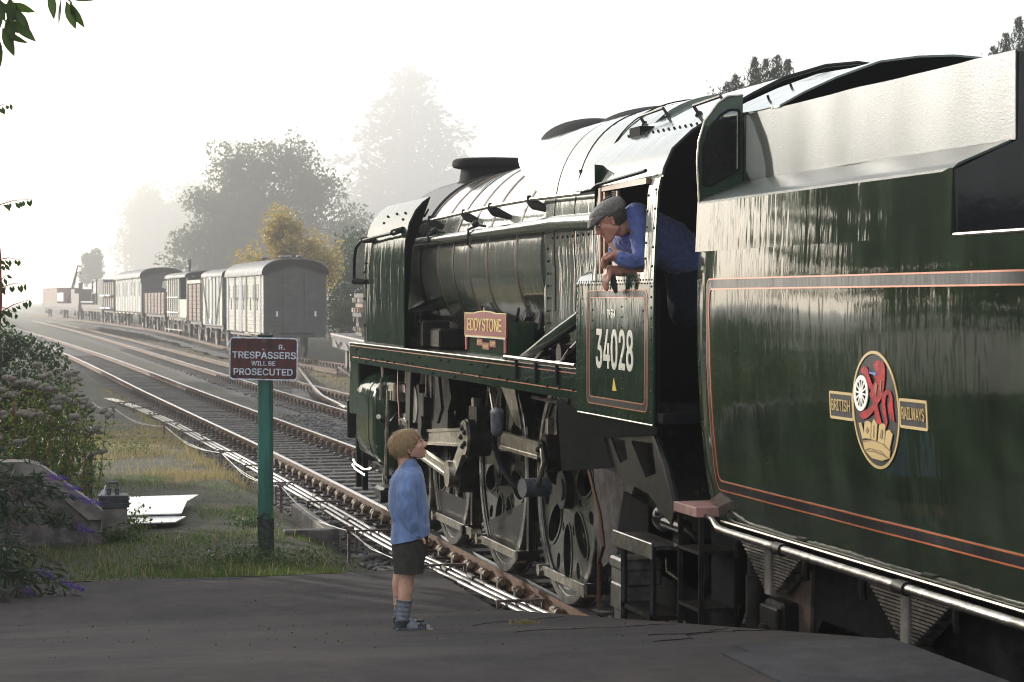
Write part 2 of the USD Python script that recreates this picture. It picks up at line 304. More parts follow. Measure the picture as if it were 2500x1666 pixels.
# ------------------------------------------------------------------ tracks: where they run (centre lines)
PA = np.array([(-30, 5.42), (24, 5.42), (35, 5.36), (46, 5.20), (60, 5.00), (75, 4.85), (90, 4.66), (113, 4.2), (160, 3.0), (230, .2), (330, -6.)])
PB = np.array([(20, 8.75), (48, 8.66), (60, 8.6), (85, 8.55), (120, 8.45), (160, 8.2), (230, 7.2), (330, 4.0)])
PS = np.array([(70, 12.45), (84.6, 12.05), (96, 11.75), (132, 10.65), (165, 9.9), (200, 8.6), (260, 6.0), (330, 2.0)])
PT = np.array([(44, 8.75), (49.5, 8.97), (55.6, 9.35), (62.4, 10.1), (70.2, 11.04), (78.5, 12.02), (90, 13.4)])
from scipy.interpolate import PchipInterpolator
class Way:
    def __init__(s, pts, z=0.): s.f = PchipInterpolator(pts[:, 0], pts[:, 1]); s.d = s.f.derivative(); s.zf = (lambda y: z(y)) if callable(z) else (lambda y: z + 0 * np.asarray(y, float)); s.z = float(s.zf(85.))
    def at(s, y, off=0.):
        y = np.asarray(y, float); h = s.d(y); n = 1 / np.sqrt(1 + h * h)
        return np.column_stack([s.f(y) + off * n, y - off * h * n])
    def ang(s, y): return -math.degrees(math.atan(float(s.d(y))))
SZ = PchipInterpolator([70, 85, 100, 120, 135, 170, 330], [.12, .12, .33, .62, .74, .74, .74])
WA, WB, WS, WT = Way(PA), Way(PB), Way(PS, SZ), Way(PT)

def smooth01(t): t = np.clip(t, 0, 1); return t * t * (3 - 2 * t)
def ground_z(x, y):
    left = -.01 - .25 * smooth01((x - 3.15) / .7)
    right = -.26 + (.06 + SZ(np.clip(y, 71, 329))) * smooth01((x - 9.7) / 1.2) * smooth01((y - 45) / 30) - 0.02
    g = np.where(x < 5, left, np.where(x < 9.6, -.26, right))
    rise = .05 * np.clip(x - 16, 0, 30)
    n = meshkit.fbm(np.stack([x * .35, y * .35, 0 * x], -1), 4, 3) - .5
    return g + rise + n * .10 * smooth01(np.abs(x - 6.8) / 3 - .6)
def sheet(xs, ys, zf):
    X, Y = np.meshgrid(xs, ys, indexing='ij'); Z = zf(X, Y); k, n = X.shape
    V = np.stack([X, Y, Z], -1).reshape(-1, 3); i = np.arange(k * n).reshape(k, n)
    q = np.stack([i[:-1, :-1], i[1:, :-1], i[1:, 1:], i[:-1, 1:]], -1).reshape(-1, 4)
    return V, np.vstack([q[:, [0, 1, 2]], q[:, [0, 2, 3]]])
gx = np.unique(np.concatenate([np.linspace(-445, -20, 17), np.linspace(-20, 24, 177), np.linspace(24, 445, 17)]))
gy = np.unique(np.concatenate([np.linspace(-60, 6, 12), np.linspace(6, 60, 190), np.linspace(60, 130, 71), np.linspace(130, 1000, 44)]))
def gz(x, y):
    z = ground_z(x, y)
    return np.where((y < 19.0) & (x < 4.05), np.minimum(z, -.25), z)
lone('ground', sheet(gx, gy, gz), 'earth', kind='structure', smooth=True)

# ballast beds under the tracks, 4 cm above the earth, ragged at the edges
def bed(w, y0, y1, hw, z, seed, step=.5):
    ys = np.arange(y0, y1, step); rings = []
    for i, off in enumerate(np.linspace(-hw, hw, 15)):
        p = w.at(ys, off + (meshkit.noise(np.column_stack([ys * .9, 0 * ys + i, 0 * ys]), seed) - .5) * (.5 if i in (0, 14) else .1))
        n = meshkit.fbm(np.column_stack([p * 2.2, 0 * ys]), 3, seed + 5) - .5
        rings.append(np.column_stack([p, w.zf(ys) + z + n * .07 - (.07 if i in (0, 14) else 0)]))
    v, f = loft(rings, close=False, caps=False); return v, f[:, ::-1]
lone('ballast', bed(WA, -20, 170, 1.75, -.235, 1), 'ballast_bed', kind='structure', smooth=True)
lone('ballast', bed(WB, 22, 170, 1.7, -.24, 2), 'ballast_bed', kind='structure', smooth=True)
lone('ballast', bed(Way(PT), 44.5, 82, 1.5, -.20, 4), 'ballast_bed', kind='structure', smooth=True)
lone('ballast', bed(WS, 72, 200, 1.6, -.20, 3), 'ballast_bed', kind='structure', smooth=True)

RAILSEC = np.array([(-.070, -.145), (.070, -.145), (.070, -.120), (.012, -.100), (.012, -.050), (.036, -.040), (.036, -.006), (.028, 0), (-.028, 0), (-.036, -.006), (-.036, -.040), (-.012, -.050), (-.012, -.100), (-.070, -.120)])
RAILSEC[:, 0] *= np.where(RAILSEC[:, 1] < -.11, .55, 1)
def rail_mesh(w, y0, y1, off, step=1.0):
    ys = np.arange(y0, y1 + step, step); c = w.at(ys, off)
    h = w.d(ys); nx, ny = 1 / np.sqrt(1 + h * h), -h / np.sqrt(1 + h * h)
    body, head = [], []
    for i in range(len(ys)):
        body.append(np.column_stack([c[i, 0] + RAILSEC[:, 0] * nx[i], c[i, 1] + RAILSEC[:, 0] * ny[i], RAILSEC[:, 1] + float(w.zf(ys[i])) - .004]))
        hs = np.array([(-.0345, -.010), (.0345, -.010), (.0345, -.0035), (.026, 0), (-.026, 0), (-.0345, -.0035)])
        head.append(np.column_stack([c[i, 0] + hs[:, 0] * nx[i], c[i, 1] + hs[:, 0] * ny[i], hs[:, 1] + float(w.zf(ys[i])) + .001]))
    return loft(body), loft(head)
CH = J(box(-.19, .19, -.10, .10, -.185, -.160, .01), box(.03, .10, -.055, .055, -.165, -.055, .012), box(-.10, -.042, -.05, .05, -.165, -.050, .012),
       trimesh.creation.cylinder(.022, .05, sections=8, transform=trimesh.transformations.translation_matrix((.15, .05, -.15))),
       trimesh.creation.cylinder(.022, .05, sections=8, transform=trimesh.transformations.translation_matrix((-.15, -.05, -.15))))
KEY = cyl((-.069, -.10, -.090), (-.069, .10, -.090), .033, 10)
def railway(label, w, y0, y1, sl0, sl1, ch=None, name='railway_track', rusty=False):
    rng = random.Random(hash(label) % 9999 if False else int(y0 * 7 + w.f(y0) * 31))
    t = thing(name, label, 'railway track', (float(w.f(max(y0, sl0))), max(y0, sl0), w.z))
    for off in (-.7525, .7525):
        b, h = rail_mesh(w, y0, y1, off); r = part(t, 'rail', b, 'rail_rust', 40)
        part(r, 'rail_head', h, 'rail_rust' if rusty else 'rail_head', 40)
    y = sl0; sleepers = []
    while y < sl1:
        a = w.ang(y); c = w.at([y])[0]; s = rng.uniform
        m = xf(box(-1.29 + s(-.06, .06), 1.29 + s(-.06, .06), -.125, .125, -.31, -.185 - s(0, .012), .008), Rz(a + s(-.7, .7)), (c[0], c[1], float(w.zf(y))))
        sleepers.append(part(t, 'sleeper', m, 'sleeper_wood', 30))
        if ch and ch[0] < y < ch[1]:
            for sd in (-1, 1):
                p = w.at([y], sd * .7525)[0]; R = Rz(a) @ np.diag([float(-sd), float(-sd), 1.])
                cpath = part(t, 'rail_chair', xf(CH, R, (p[0], p[1], float(w.zf(y)))), 'chair_iron', 30)
                if y < 34 and sd < 0 or y < 30:
                    part(cpath, 'key', xf(KEY, R @ Rz(0) @ np.diag([-1., 1., 1.]), (p[0], p[1], float(w.zf(y)))) if sd > 0 else xf(KEY, None, (p[0], p[1], float(w.zf(y)))), 'key_wood', 40)
        y += .655 if y < 25 else .66
    return t
railway('main track under the green locomotive, curving away into the mist', WA, -12, 250, 9.3, 105, (10, 62))
railway('second track running right of the locomotive track, partly hidden by the sign', WB, 22, 260, 30, 118, (36, 74))
railway('rusty siding track under the row of old wagons', WS, 72, 270, 74, 128, (76, 100), rusty=True)
railway('short turnout track curving off to the right behind the locomotive front', WT, 44, 82, 46, 80, (46, 74))
t = thing('switch_rail', 'long bright switch rail crossing the second track beyond the sign', 'switch rail', (9.3, 60, 0))
cr = np.array([(8.2, 49.5, .006), (8.6, 55.6, .006), (9.35, 62.4, .006), (10.29, 70.2, .006), (11.27, 78.5, .006)])
part(t, 'rail', tube(cr + [0, 0, -.035], .04, 6), 'rail_head', 40)

# ballast stones, real pebbles near the camera
def stones(n, fx, seed, rmin=.018, rmax=.042):
    rng = np.random.default_rng(seed); base = trimesh.creation.icosahedron(); bv, bf = np.array(base.vertices), np.array(base.faces)
    P = fx(rng, n); n = len(P); r = rng.uniform(rmin, rmax, n)
    jit = rng.uniform(.65, 1.25, (n, 12, 3)); ax = rng.normal(size=(n, 3, 3)); q = np.linalg.qr(ax)[0]
    v = np.einsum('nij,nkj->nki', q, bv[None] * jit) * r[:, None, None] * np.array([1.1, 1.1, .8]) + P[:, None]
    f = bf[None] + (np.arange(n) * 12)[:, None, None]
    return v.reshape(-1, 3), f.reshape(-1, 3)
def near_ballast(rng, n):
    y = 10.5 + 40 * rng.random(n) ** 1.6; x = rng.uniform(3.75, 9.9, n); z = np.where(np.abs(x - 7.2) < .5, -.225, -.228) + rng.uniform(-.015, .02, n)
    keep = ~((y < 16.6) & (x < 4.05)); return np.column_stack([x, y, z])[keep]
lone('ballast_stones', stones(17000, near_ballast, 11), 'ballast_stone', kind='stuff', smooth=False, label='grey ballast stones lying between the rails and sleepers', cat='ballast')

# ------------------------------------------------------------------ platform with its ramp, and coping slabs
EDGE = 3.985
pl = thing('platform', None, None, (0, 12, 0), kind='structure')
stage.GetPrimAtPath(pl).ClearCustomDataByKey('category')
xs = np.unique(np.concatenate([np.linspace(-26, -4, 12), np.linspace(-4, EDGE, 90)])); ys = np.unique(np.concatenate([np.linspace(-26, 5, 14), np.linspace(5, 19.35, 130)]))
def plat_z(x, y):
    z = np.where(y < 9.09, .945, np.where(y < 16.7, .945 - .1225 * (y - 9.09), .012))
    n = meshkit.fbm(np.stack([x * .9, y * .9, 0 * x], -1), 3, 9) - .5
    return z + n * .014 * smooth01((EDGE - x) / .3)
ysq = ys
v, f = sheet(xs, ysq, plat_z)
back = v[:, 1] > 19.3                       # the far edge wanders into the grass
v[back, 1] += -.35 + .25 * (meshkit.fbm(np.column_stack([v[back, 0] * 1.7, 0 * v[back, :2]]), 3, 5) - .5) + .1 * np.clip(v[back, 0], -2, 4) - .1
part(pl, 'paving', (v, f), 'asphalt', True)
ye = ysq
wall = loft([np.column_stack([0 * ye + EDGE, ye, plat_z(0 * ye + EDGE, ye) - .001]), np.column_stack([0 * ye + EDGE - .004, ye, 0 * ye - .32])], close=False, caps=False)
part(pl, 'edge_wall', wall, 'concrete', 30)
y = 5.2; k = 0
rng = random.Random(4)
while y < 9.0:
    w = min(.92 + rng.uniform(-.05, .06), 9.07 - y)
    a = 3.12 + .16 * math.sin(k * 2.1)
    if w > .2: part(pl, 'coping_slab', box(a, EDGE + .025, y, y + w - .012, .80, .9525 + rng.uniform(-.001, .002), .003), 'coping_stone', 20)
    y += w; k += 1
cr = random.Random(8)
for (x0, y0, x1, y1) in [(3.1, 9.6, 3.9, 10.9), (2.9, 13.0, 3.9, 14.2), (2.9, 11.6, 3.9, 11.9), (3.3, 10.4, 3.95, 10.5)]:
    pts = []
    for i in range(15):
        s = i / 14; X = x0 + (x1 - x0) * s + cr.uniform(-.05, .05); Y = y0 + (y1 - y0) * s + cr.uniform(-.08, .08)
        pts.append((X, Y, float(plat_z(np.array(X), np.array(Y))) + .001))
    part(pl, 'crack', tube(pts, [.0008 + cr.random() * .003 for _ in pts], 5), 'dark_inside', False)
# ------------------------------------------------------------------ warning sign on its green post
sg_c = np.array([2.652, 20.868, 1.915]); yaw = YAW + 3.5
def on_board(m, R_extra=None):
    c, s = math.cos(rad(yaw)), math.sin(rad(yaw)); B = np.column_stack([[c, -s, 0], [0, 0, 1], [-s, -c, 0]])
    if R_extra is not None: B = B @ R_extra
    return xf(m, B, sg_c)
RO = Rz(-1.0)
def flat(pg, w, d): v, f = extr(pg, d); return v + [0, 0, w], f
def board_text(t, h, width, u, v0, w=.0135):
    m = meshkit.text_mesh(t, h, .003, True); v, f = tri(m); v[:, 0] = (v[:, 0] - v[:, 0].min()) * width / np.ptp(v[:, 0]); return v + [u, v0, w], f
sg = thing('warning_sign', 'dark red enamel trespass warning sign with white capitals on a green post', 'sign', (2.65, 20.85, -.02))
bd = rrect(-.337, .337, -.208, .208, .045)
bp_ = part(sg, 'board', on_board(flat(bd, 0, .012), RO), 'sign_red', 20)
part(bp_, 'border', on_board(flat(ring(bd, .013), .004, .012), RO), 'sign_white', 20)
for t, h, w_, u, v0 in (('R', .047, .038, .148, .092), ('TRESPASSERS', .063, .625, -.308, .004), ('WILL BE', .043, .235, -.120, -.066), ('PROSECUTED', .062, .580, -.292, -.158)):
    part(bp_, 'letters', on_board(board_text(t, h, w_, u, v0), RO), 'sign_white', False)
part(bp_, 'full_stop', on_board(flat(sbox(.198, .092, .209, .103), .0135, .003), RO), 'sign_white', False)
part(bp_, 'chipped_mark', on_board(flat(Polygon([(-.018, .098), (.006, .092), (.004, .086), (-.014, .092)]), .0135, .002), RO), 'sign_white', False)
for v_ in (.175, -.187): part(bp_, 'bolt', on_board(J(flat(Point(0, v_).buffer(.024), .012, .003), ell((0, v_, .018), (.012, .012, .008), 1)), RO), 'rust_iron')
def pbox(u0, u1, v0, v1, w0, w1, b=.006): return on_board(box(u0, u1, v0, v1, w0, w1, b))
po = part(sg, 'post', J(pbox(-.064, .070, -1.60, .212, -.135, -.004, .012), pbox(-.045, .05, -1.6, .2, -.004, .000, .001)), 'post_green', 20)
part(po, 'post_cap', pbox(-.062, .072, .212, .232, -.13, .012), 'post_rot')
part(po, 'weathered_foot', pbox(-.068, .074, -1.96, -1.55, -.14, .002, .014), 'post_rot')
for i in range(7): part(po, 'peeling_flake', on_board(flat(Point(-.05 + .017 * i, -1.56 + .04 * math.sin(i * 2.7)).buffer(.024, 3), -.001, .004)), 'post_rot')

# ------------------------------------------------------------------ point rodding and signal wire beside the rails
rpts = np.array([(16.0, 4.17), (16.7, 4.13), (19.6, 4.0), (20.9, 3.93), (22.6, 3.90), (26, 3.88), (28.8, 3.86), (34, 3.78), (38.9, 3.68), (41.1, 3.64), (44.7, 3.56), (47, 3.46), (50, 3.34), (52.5, 3.17), (55, 2.95)])
rf_ = PchipInterpolator(rpts[:, 0], rpts[:, 1])
rd = thing('point_rodding', 'three bright parallel point rods on low iron stands beside the nearest rail', 'point rodding', (3.9, 20, -.2))
for k in range(3):
    y0 = 14.6
    while y0 < 54:
        y1 = min(y0 + 5.3 - .6 * k, 55); ys = np.linspace(y0, y1 - .03, 8)
        part(rd, 'rod', tube(np.column_stack([rf_(np.maximum(ys, 16)) + .02 + .085 * k, ys, 0 * ys + .0]), .021, 8), 'galvanised', 50)
        if y0 > 16: part(rd, 'joint', tube([(float(rf_(y0)) + .02 + .085 * k, y0 - .12, .012), (float(rf_(y0)) + .02 + .085 * k, y0 + .12, .012)], .027, 8), 'rust_iron')
        y0 = y1
ys_ = [17.0, 19.45, 22.55, 25.95, 28.75, 31.9, 34.9, 37.6, 40.4, 43.6, 46.4, 49.4, 52.2]
for y in ys_:
    x = float(rf_(y)); s = part(rd, 'stand', J(box(x - .06, x + .34, y - .02, y + .02, .022, .042), box(x - .06, x + .34, y - .02, y + .02, -.05, -.028)), 'rust_iron')
    for dx in (-.05, .24, .33): part(s, 'leg', box(x + dx - .012, x + dx + .012, y - .015, y + .015, -.32, .04), 'rust_iron')
    part(s, 'roller', J(*[cyl((x + .02 + .085 * k - .03, y, -.022), (x + .02 + .085 * k + .03, y, -.022), .014, 8) for k in range(3)]), 'chair_iron')
    part(s, 'foot', box(x - .15, x + .4, y - .12, y + .12, -.33, -.22, .01), 'concrete')
wi = thing('signal_wire', 'slack pale signal wire sagging between short iron stakes beside the point rods', 'wire', (3.6, 24, -.1))
wp = [(3.90, 16.6, .0), (3.80, 19.9, .03), (3.56, 21.3, .17), (3.66, 27.1, .12), (3.56, 33.2, .13), (3.23, 39.8, .17), (2.66, 45.8, .21), (2.35, 49, .2)]
for a, b in zip(wp[:-1], wp[1:]):
    a, b = np.array(a), np.array(b)
    for o in (0, .02):
        t = np.linspace(0, 1, 9)[:, None]; p = a + (b - a) * t; L = np.linalg.norm(b - a); p[:, 2] -= 4 * t[:, 0] * (1 - t[:, 0]) * min(.10, L * .022) * (1 + o * 9); p[:, 0] += o * np.sin(t[:, 0] * 9)
        part(wi, 'wire', tube(p, .0045, 5), 'white_wire', 50)
for x, y, z in wp[1:7]:
    s = part(wi, 'stake', J(box(x - .016, x + .016, y - .016, y + .016, -.35, z + .04)), 'rust_iron'); part(s, 'pulley', J(cyl((x - .03, y, z + .01), (x + .03, y, z + .01), .035, 10), box(x - .06, x + .05, y - .02, y + .02, z + .02, z + .045)), 'rust_iron')

# ------------------------------------------------------------------ kerbs, wall, pier and what lies about
tk_ = thing('timber_edging', 'low grey concrete corner edging in the grass between sign post and rods', 'edging', (3.4, 22.7, -.1))
part(tk_, 'front_board', box(3.08, 3.66, 22.55, 22.70, -.30, .055, .012), 'pier_stone'); part(tk_, 'side_board', xf(box(-.06, .06, 0, 3.0, -.25, .04, .012), Rz(-1), (3.60, 22.72, 0)), 'concrete')
lone('timber_sleeper', J(xf(box(-.6, .6, -.13, .13, -.12, .02, .015), Rz(-12), (2.75, 39.4, 0))), 'sleeper_wood', 'old dark timber lying in dry grass near the bend of the wire', 'timber')
wl = thing('retaining_wall', 'low shaded rendered wall with sloping coping at the left behind the buddleia', 'wall', (.2, 22.3, 0))
wa_top = [(-9, .86), (.40, .84), (.55, .80), (1.06, .36), (1.16, .36)]
part(wl, 'face', front(Polygon([(-9, -.2)] + wa_top + [(1.16, -.2)]), 22.15, .30), 'pier_stone', 20)
part(wl, 'coping', front(Polygon([(-9, .861), (.43, .861), (.57, .82), (1.18, .345), (1.18, .26), (1.03, .26), (.50, .72), (-9, .74)]), 22.11, .42), 'concrete', 20)
part(wl, 'plinth', front(Polygon([(-9, -.2), (-9, .04), (.98, .04), (.98, -.2)]), 22.08, .07), 'pier_stone', 20)
pr2 = thing('brick_pier', 'short stone pier with dark ragged slate cap beside the low wall', 'pier', (1.33, 22.8, 0))
part(pr2, 'shaft', box(1.19, 1.45, 22.62, 22.9, -.2, .33, .012), 'concrete')
rng = random.Random(3)
for i in range(5): part(pr2, 'cap_slate', xf(box(-.155, .155, -.165, .165, 0, .024, .004), Rz(rng.uniform(-4, 4)), (1.32 + rng.uniform(-.015, .015), 22.77, .33 + i * .0255)), 'dark_slate')
pm = thing('iron_fitting', 'small dark iron double fitting standing on top of the pier', 'iron fitting', (1.31, 22.77, .458))
for dx in (-.04, .045): part(pm, 'bollard', J(cyl((1.31 + dx, 22.77, .458), (1.31 + dx, 22.77, .53), .024, 12), ell((1.31 + dx, 22.77, .515), (.03, .03, .018), 1), cyl((1.31 + dx, 22.77, .53), (1.31 + dx, 22.77, .575), .014, 10)), 'oil_box')
part(pm, 'cross_bar', box(1.25, 1.37, 22.755, 22.785, .565, .59, .006), 'oil_box')
lone('garden_trowel', J(tube([(1.235, 22.70, .56), (1.215, 22.68, .505)], .007, 6), obox((1.203, 22.67, .475), (.045, .012, .075), Ry(25), .004)), 'sign_white', 'small white trowel leaning against the slate cap of the pier', 'trowel')
for i, (x0, z0) in enumerate(((.81, .10), (1.09, .10))):
    pg = Polygon([(x0, .0), (x0, z0 + .42), (x0 + .02, z0 + .53), (x0 + .07, z0 + .63), (x0 + .12, z0 + .67), (x0 + .115, z0 + .3), (x0 + .11, 0)])
    lone('upright_slab', front(pg, 24.9, .06), 'dark_slate', ('dark curved upright slab behind the wall, the left one nearer the fluffy plant', 'dark curved upright slab behind the wall, the right one nearer the pier')[i], 'slab', smooth=20)
for i, (pg, z, a) in enumerate(((Polygon([(1.50, 24.2), (2.14, 24.1), (2.32, 25.4), (2.52, 26.1), (1.66, 26.2), (1.62, 25.8), (1.5, 25.8)]), .085, .0), (Polygon([(1.55, 23.55), (2.02, 23.5), (2.18, 24.0), (1.9, 24.25), (1.55, 24.2)]), .06, 0))):
    v, f = extr(pg, .012); v[:, 2] += z + (v[:, 0] - 1.5) * .02 + (v[:, 1] - 24) * .008
    lone('plastic_sheet', (v, f), 'wet_plastic', ('large bright wet sheet lying flat on the grass beyond the pier', 'small wet sheet lying on the grass just in front of the larger one')[i], 'sheet', smooth=20)
# ------------------------------------------------------------------ the locomotive
XC, ZB = 5.42, 2.85
lo = thing('steam_locomotive', 'dark green steam locomotive with smoke deflectors and red nameplate standing beside the platform ramp', 'locomotive', (XC, 18.5, 0))
P = lambda n, m, mat, s=35, **k: part(lo, n, m, mat, s, **k)
rng = random.Random(21)
# boiler, smokebox, bands
P('boiler', revolve([(.96, 22.15), (.97, 21), (.995, 19.2), (1.01, 16.95), (.9, 16.94)], (XC, 0, ZB), n=96), 'wet_green', 50)
sb = P('smokebox', revolve([(.55, 24.22), (.80, 24.16), (.94, 24.1), (.985, 24.02), (.985, 22.2), (.9, 22.18)], (XC, 0, ZB), n=80), 'black_paint', 50)
for yb in (22.11, 21.21, 20.45, 19.71, 18.93, 17.80):
    r = float(np.interp(yb, [17.2, 19.2, 21, 22.15], [1.008, .995, .97, .96]))
    bnd = P('boiler_band', revolve([(r - .02, yb - .03), (r + .005, yb - .03), (r + .005, yb + .03), (r - .02, yb + .03)], (XC, 0, ZB), n=96), 'lining_black', 40)
    if yb != 20.45:
        for e in (-.036, .036): part(bnd, 'lining', revolve([(r - .02, yb + e - .005), (r + .003, yb + e - .004), (r + .003, yb + e + .004), (r - .02, yb + e + .004)], (XC, 0, ZB), n=96), 'boiler_lining', 40)
ch = P('chimney', revolve([(.30, 3.6), (.43, 3.70), (.365, 3.79), (.35, 3.90), (.35, 3.915), (.43, 3.93), (.445, 3.955), (.44, 4.0), (.41, 4.02), (.33, 4.01), (.31, 3.7)], (XC, 22.9, 0), 'z', 56), 'black_matt', 40)
P('dome_cover', ell((5.30, 18.6, 3.90), (.42, .78, .21), 3), 'black_matt', True)
P('safety_valve_cover', ell((5.32, 16.75, 3.90), (.42, .95, .15), 3), 'black_matt', True)
# firebox casing: a rounded box
def casing_ring(y, hw, top, n=44):
    out = []
    for a in np.linspace(-.18, math.pi + .18, n):
        c, s = math.cos(a), math.sin(a); k = 2 / 2.7
        X = XC - hw * np.sign(c) * abs(c) ** k; Z = 3.0 + (top - 3.0) * np.sign(s) * abs(s) ** k
        out.append((X, y, Z))
    lo_ = [(XC + hw * .985, y, 1.99), (XC - hw * .985, y, 1.99)]
    return np.array(out + [(out[-1][0], y, 2.4)] + lo_ + [(out[0][0], y, 2.4)])
def skew(r): r = r.copy(); r[:, 1] += np.where(r[:, 1] > 16.7, 1.95 * np.clip((r[:, 2] - 3.30) / .52, 0, 1), 0); return r
rings = [skew(casing_ring(y, h, t)) for y, h, t in [(16.98, .955, 3.955), (16.96, .985, 3.985), (16.80, 1.0, 4.0), (16.3, 1.0, 4.0), (15.4, 1.0, 3.985), (14.6, 1.0, 3.975)]]
fb = P('firebox_casing', loft(rings), 'wet_green', 45)
for yy in (16.55, 15.95, 15.3):
    rr = casing_ring(yy, 1.0, 3.995); rr = np.vstack([rr[-1:], rr[:45], rr[45:46]])
    part(fb, 'seam_strip', tube(rr, .0055, 5), 'black_paint')
for yy in (15.85, 15.6, 15.34):
    part(fb, 'washout_cover', obox((4.455, yy, 3.42), (.02, .035, .13), Ry(-12)), 'black_matt')
for i in range(26):
    yy = 14.8 + i * .075
    if i % 2 == 0: part(fb, 'rivet', ell((4.42, yy, 2.98), (.008, .012, .012), 1), 'black_paint', True)
for i in range(9): part(fb, 'rivet', ell((4.42, 16.75, 2.1 + i * .1), (.01, .012, .012), 1), 'black_paint', True)
# handrail, long pipe, their brackets
hr = P('handrail', tube([(4.41, 23.1, 3.285), (4.44, 21.4, 3.30), (4.43, 19.8, 3.315), (4.37, 18.5, 3.315), (4.36, 17.0, 3.31), (4.33, 14.8, 3.27)], .017, 8), 'steel_rod')
for yy, xx in ((23.05, 4.415), (21.5, 4.437), (19.9, 4.433), (18.55, 4.375), (17.1, 4.362)):
    part(hr, 'bracket', J(tube([(xx - .01, yy, 3.345), (xx - .005, yy, 3.30), (xx + .02, yy - .05, 3.27), (xx + .12, yy - .32, 3.20)], [.014, .03, .045, .02], 8), ell((xx, yy, 3.30), .03, 1)), 'black_matt', 50)
pp = P('ejector_pipe', tube([(4.38, 22.9, 3.075), (4.385, 22.4, 3.085), (4.38, 20.8, 3.085), (4.36, 18.6, 3.085), (4.35, 17.1, 3.085), (4.34, 16.2, 3.085), (4.33, 14.7, 3.06)], [.038, .045, .045, .045, .052, .06, .06], 12), 'wet_green', 50)
for yy, xx in ((21.1, 4.382), (19.2, 4.366)):
    part(pp, 'clip', J(tube([(xx - .055, yy, 3.06), (xx - .05, yy, 3.13), (xx + .02, yy - .05, 3.17), (xx + .09, yy - .1, 3.16)], .012, 6), ell((xx + .01, yy - .03, 3.18), .035, 1), tube([(xx - .05, yy, 3.1), (xx - .06, yy, 3.0), (xx - .02, yy, 2.96)], .008, 5)), 'black_paint', 50)
P('lamp_iron', tube([(4.42, 22.9, 3.42), (4.50, 22.35, 3.36), (4.52, 22.2, 3.37), (4.55, 22.15, 3.44)], .012, 6), 'black_paint')
# smoke deflector
prof = [(4.205, 1.995), (4.20, 2.4), (4.20, 2.9), (4.215, 3.1), (4.255, 3.28), (4.32, 3.41), (4.40, 3.50), (4.47, 3.55)]
g = []
for x, z in prof:
    y0 = 24.12; y1 = 21.72
    g.append([(x, y1, z), (x, (y0 + y1) / 2, z), (x, y0 - .03, z), (x + .015, y0, z)])
de = P('smoke_deflector', thick(np.transpose(np.array(g), (1, 0, 2)), (.014, 0, -.004)), 'green_paint', 50)
part(de, 'handrail', tube([(4.17, 21.95, 3.19), (4.16, 23.2, 3.17), (4.15, 24.0, 3.15), (4.13, 24.2, 3.08), (4.12, 24.25, 2.95), (4.12, 24.27, 2.70)], .018, 8), 'black_paint')
for q in [((4.17, 22.15, 3.19), (4.24, 21.95, 3.22)), ((4.12, 24.27, 2.70), (4.21, 23.95, 2.69)), ((4.16, 23.9, 3.16), (4.24, 23.5, 3.15))]: part(de, 'bracket', tube(q, [.035, .03], 8), 'black_matt')
for yy, zz in [(22.2, 3.40), (22.7, 3.41), (22.15, 3.33), (23.2, 3.40), (23.25, 3.33), (24.05, 2.8), (24.05, 2.5), (24.05, 2.2), (23.95, 2.9)]:
    xx = float(np.interp(zz, [p[1] for p in prof], [p[0] for p in prof])); part(de, 'rivet', ell((xx - .003, yy, zz), .014, 1), 'black_paint', True)
mir = [(2 * XC - x, z) for x, z in prof]
P('smoke_deflector', thick(np.array([[(x, y, z) for x, z in mir] for y in (21.72, 24.12)]), (-.014, 0, -.004)), 'green_paint', 50)
# running plate and valance
fp = P('running_plate', box(4.125, 6.71, 14.64, 24.5, 1.972, 1.992, .004), 'black_oily')
va = P('valance', side(sbox(14.64, 1.773, 24.56, 1.996), 4.118, .012), 'green_paint', 20)
part(va, 'edge_bead', tube([(4.118, 14.66, 1.994), (4.118, 24.56, 1.994)], .008, 6), 'steel_rod')
for zz in (1.962, 1.834): part(va, 'lining', box(4.1155, 4.118, 14.66, 24.5, zz - .004, zz + .004), 'lining_orange')
for i in range(30):
    yy = 14.9 + i * .33 + rng.uniform(-.05, .05); zz = rng.choice([1.93, 1.86, 1.80, 1.845])
    part(va, 'bolt', ell((4.112, yy, zz), (.012, .014, .014), 1), 'black_paint', True)
for i in range(3):
    yy = 15.3 + i * .62; part(va, 'pipe_clip', box(4.096, 4.117, yy - .02, yy + .02, 1.86, 2.03, .004), 'black_paint')
part(va, 'oil_pipe', tube([(4.11, 14.8, 2.02), (4.10, 16.0, 2.025), (4.10, 16.9, 2.03), (4.13, 17.0, 2.0)], .016, 6), 'steel_rod')
P('valance', box(2 * XC - 4.13, 2 * XC - 4.118, 14.64, 24.56, 1.773, 1.996), 'green_paint', 20)
P('front_apron', side(Polygon([(24.10, 1.98), (24.10, 1.24), (24.2, 1.19), (24.7, 1.17), (24.76, 1.25), (24.60, 1.98)]), 4.14, .02), 'green_paint')
P('front_apron', box(4.16, 6.68, 24.5, 24.56, 1.2, 1.98), 'black_paint')
P('buffer_beam', box(4.2, 6.64, 25.2, 25.28, .85, 1.3, .01), 'black_paint')
# main frames and the dark mass between them
P('frame', side(Polygon([(14.0, .55), (14.0, 1.9), (25.2, 1.9), (25.2, .95), (24, .8), (23, .55)]), 4.86, .03), 'black_matt')
P('frame', side(Polygon([(14.0, .55), (14.0, 1.9), (25.2, 1.9), (25.2, .95), (24, .8), (23, .55)]), 5.95, .03), 'black_matt')
P('firebox_bottom', box(4.65, 6.2, 14.55, 17.0, 1.1, 1.97), 'black_matt')
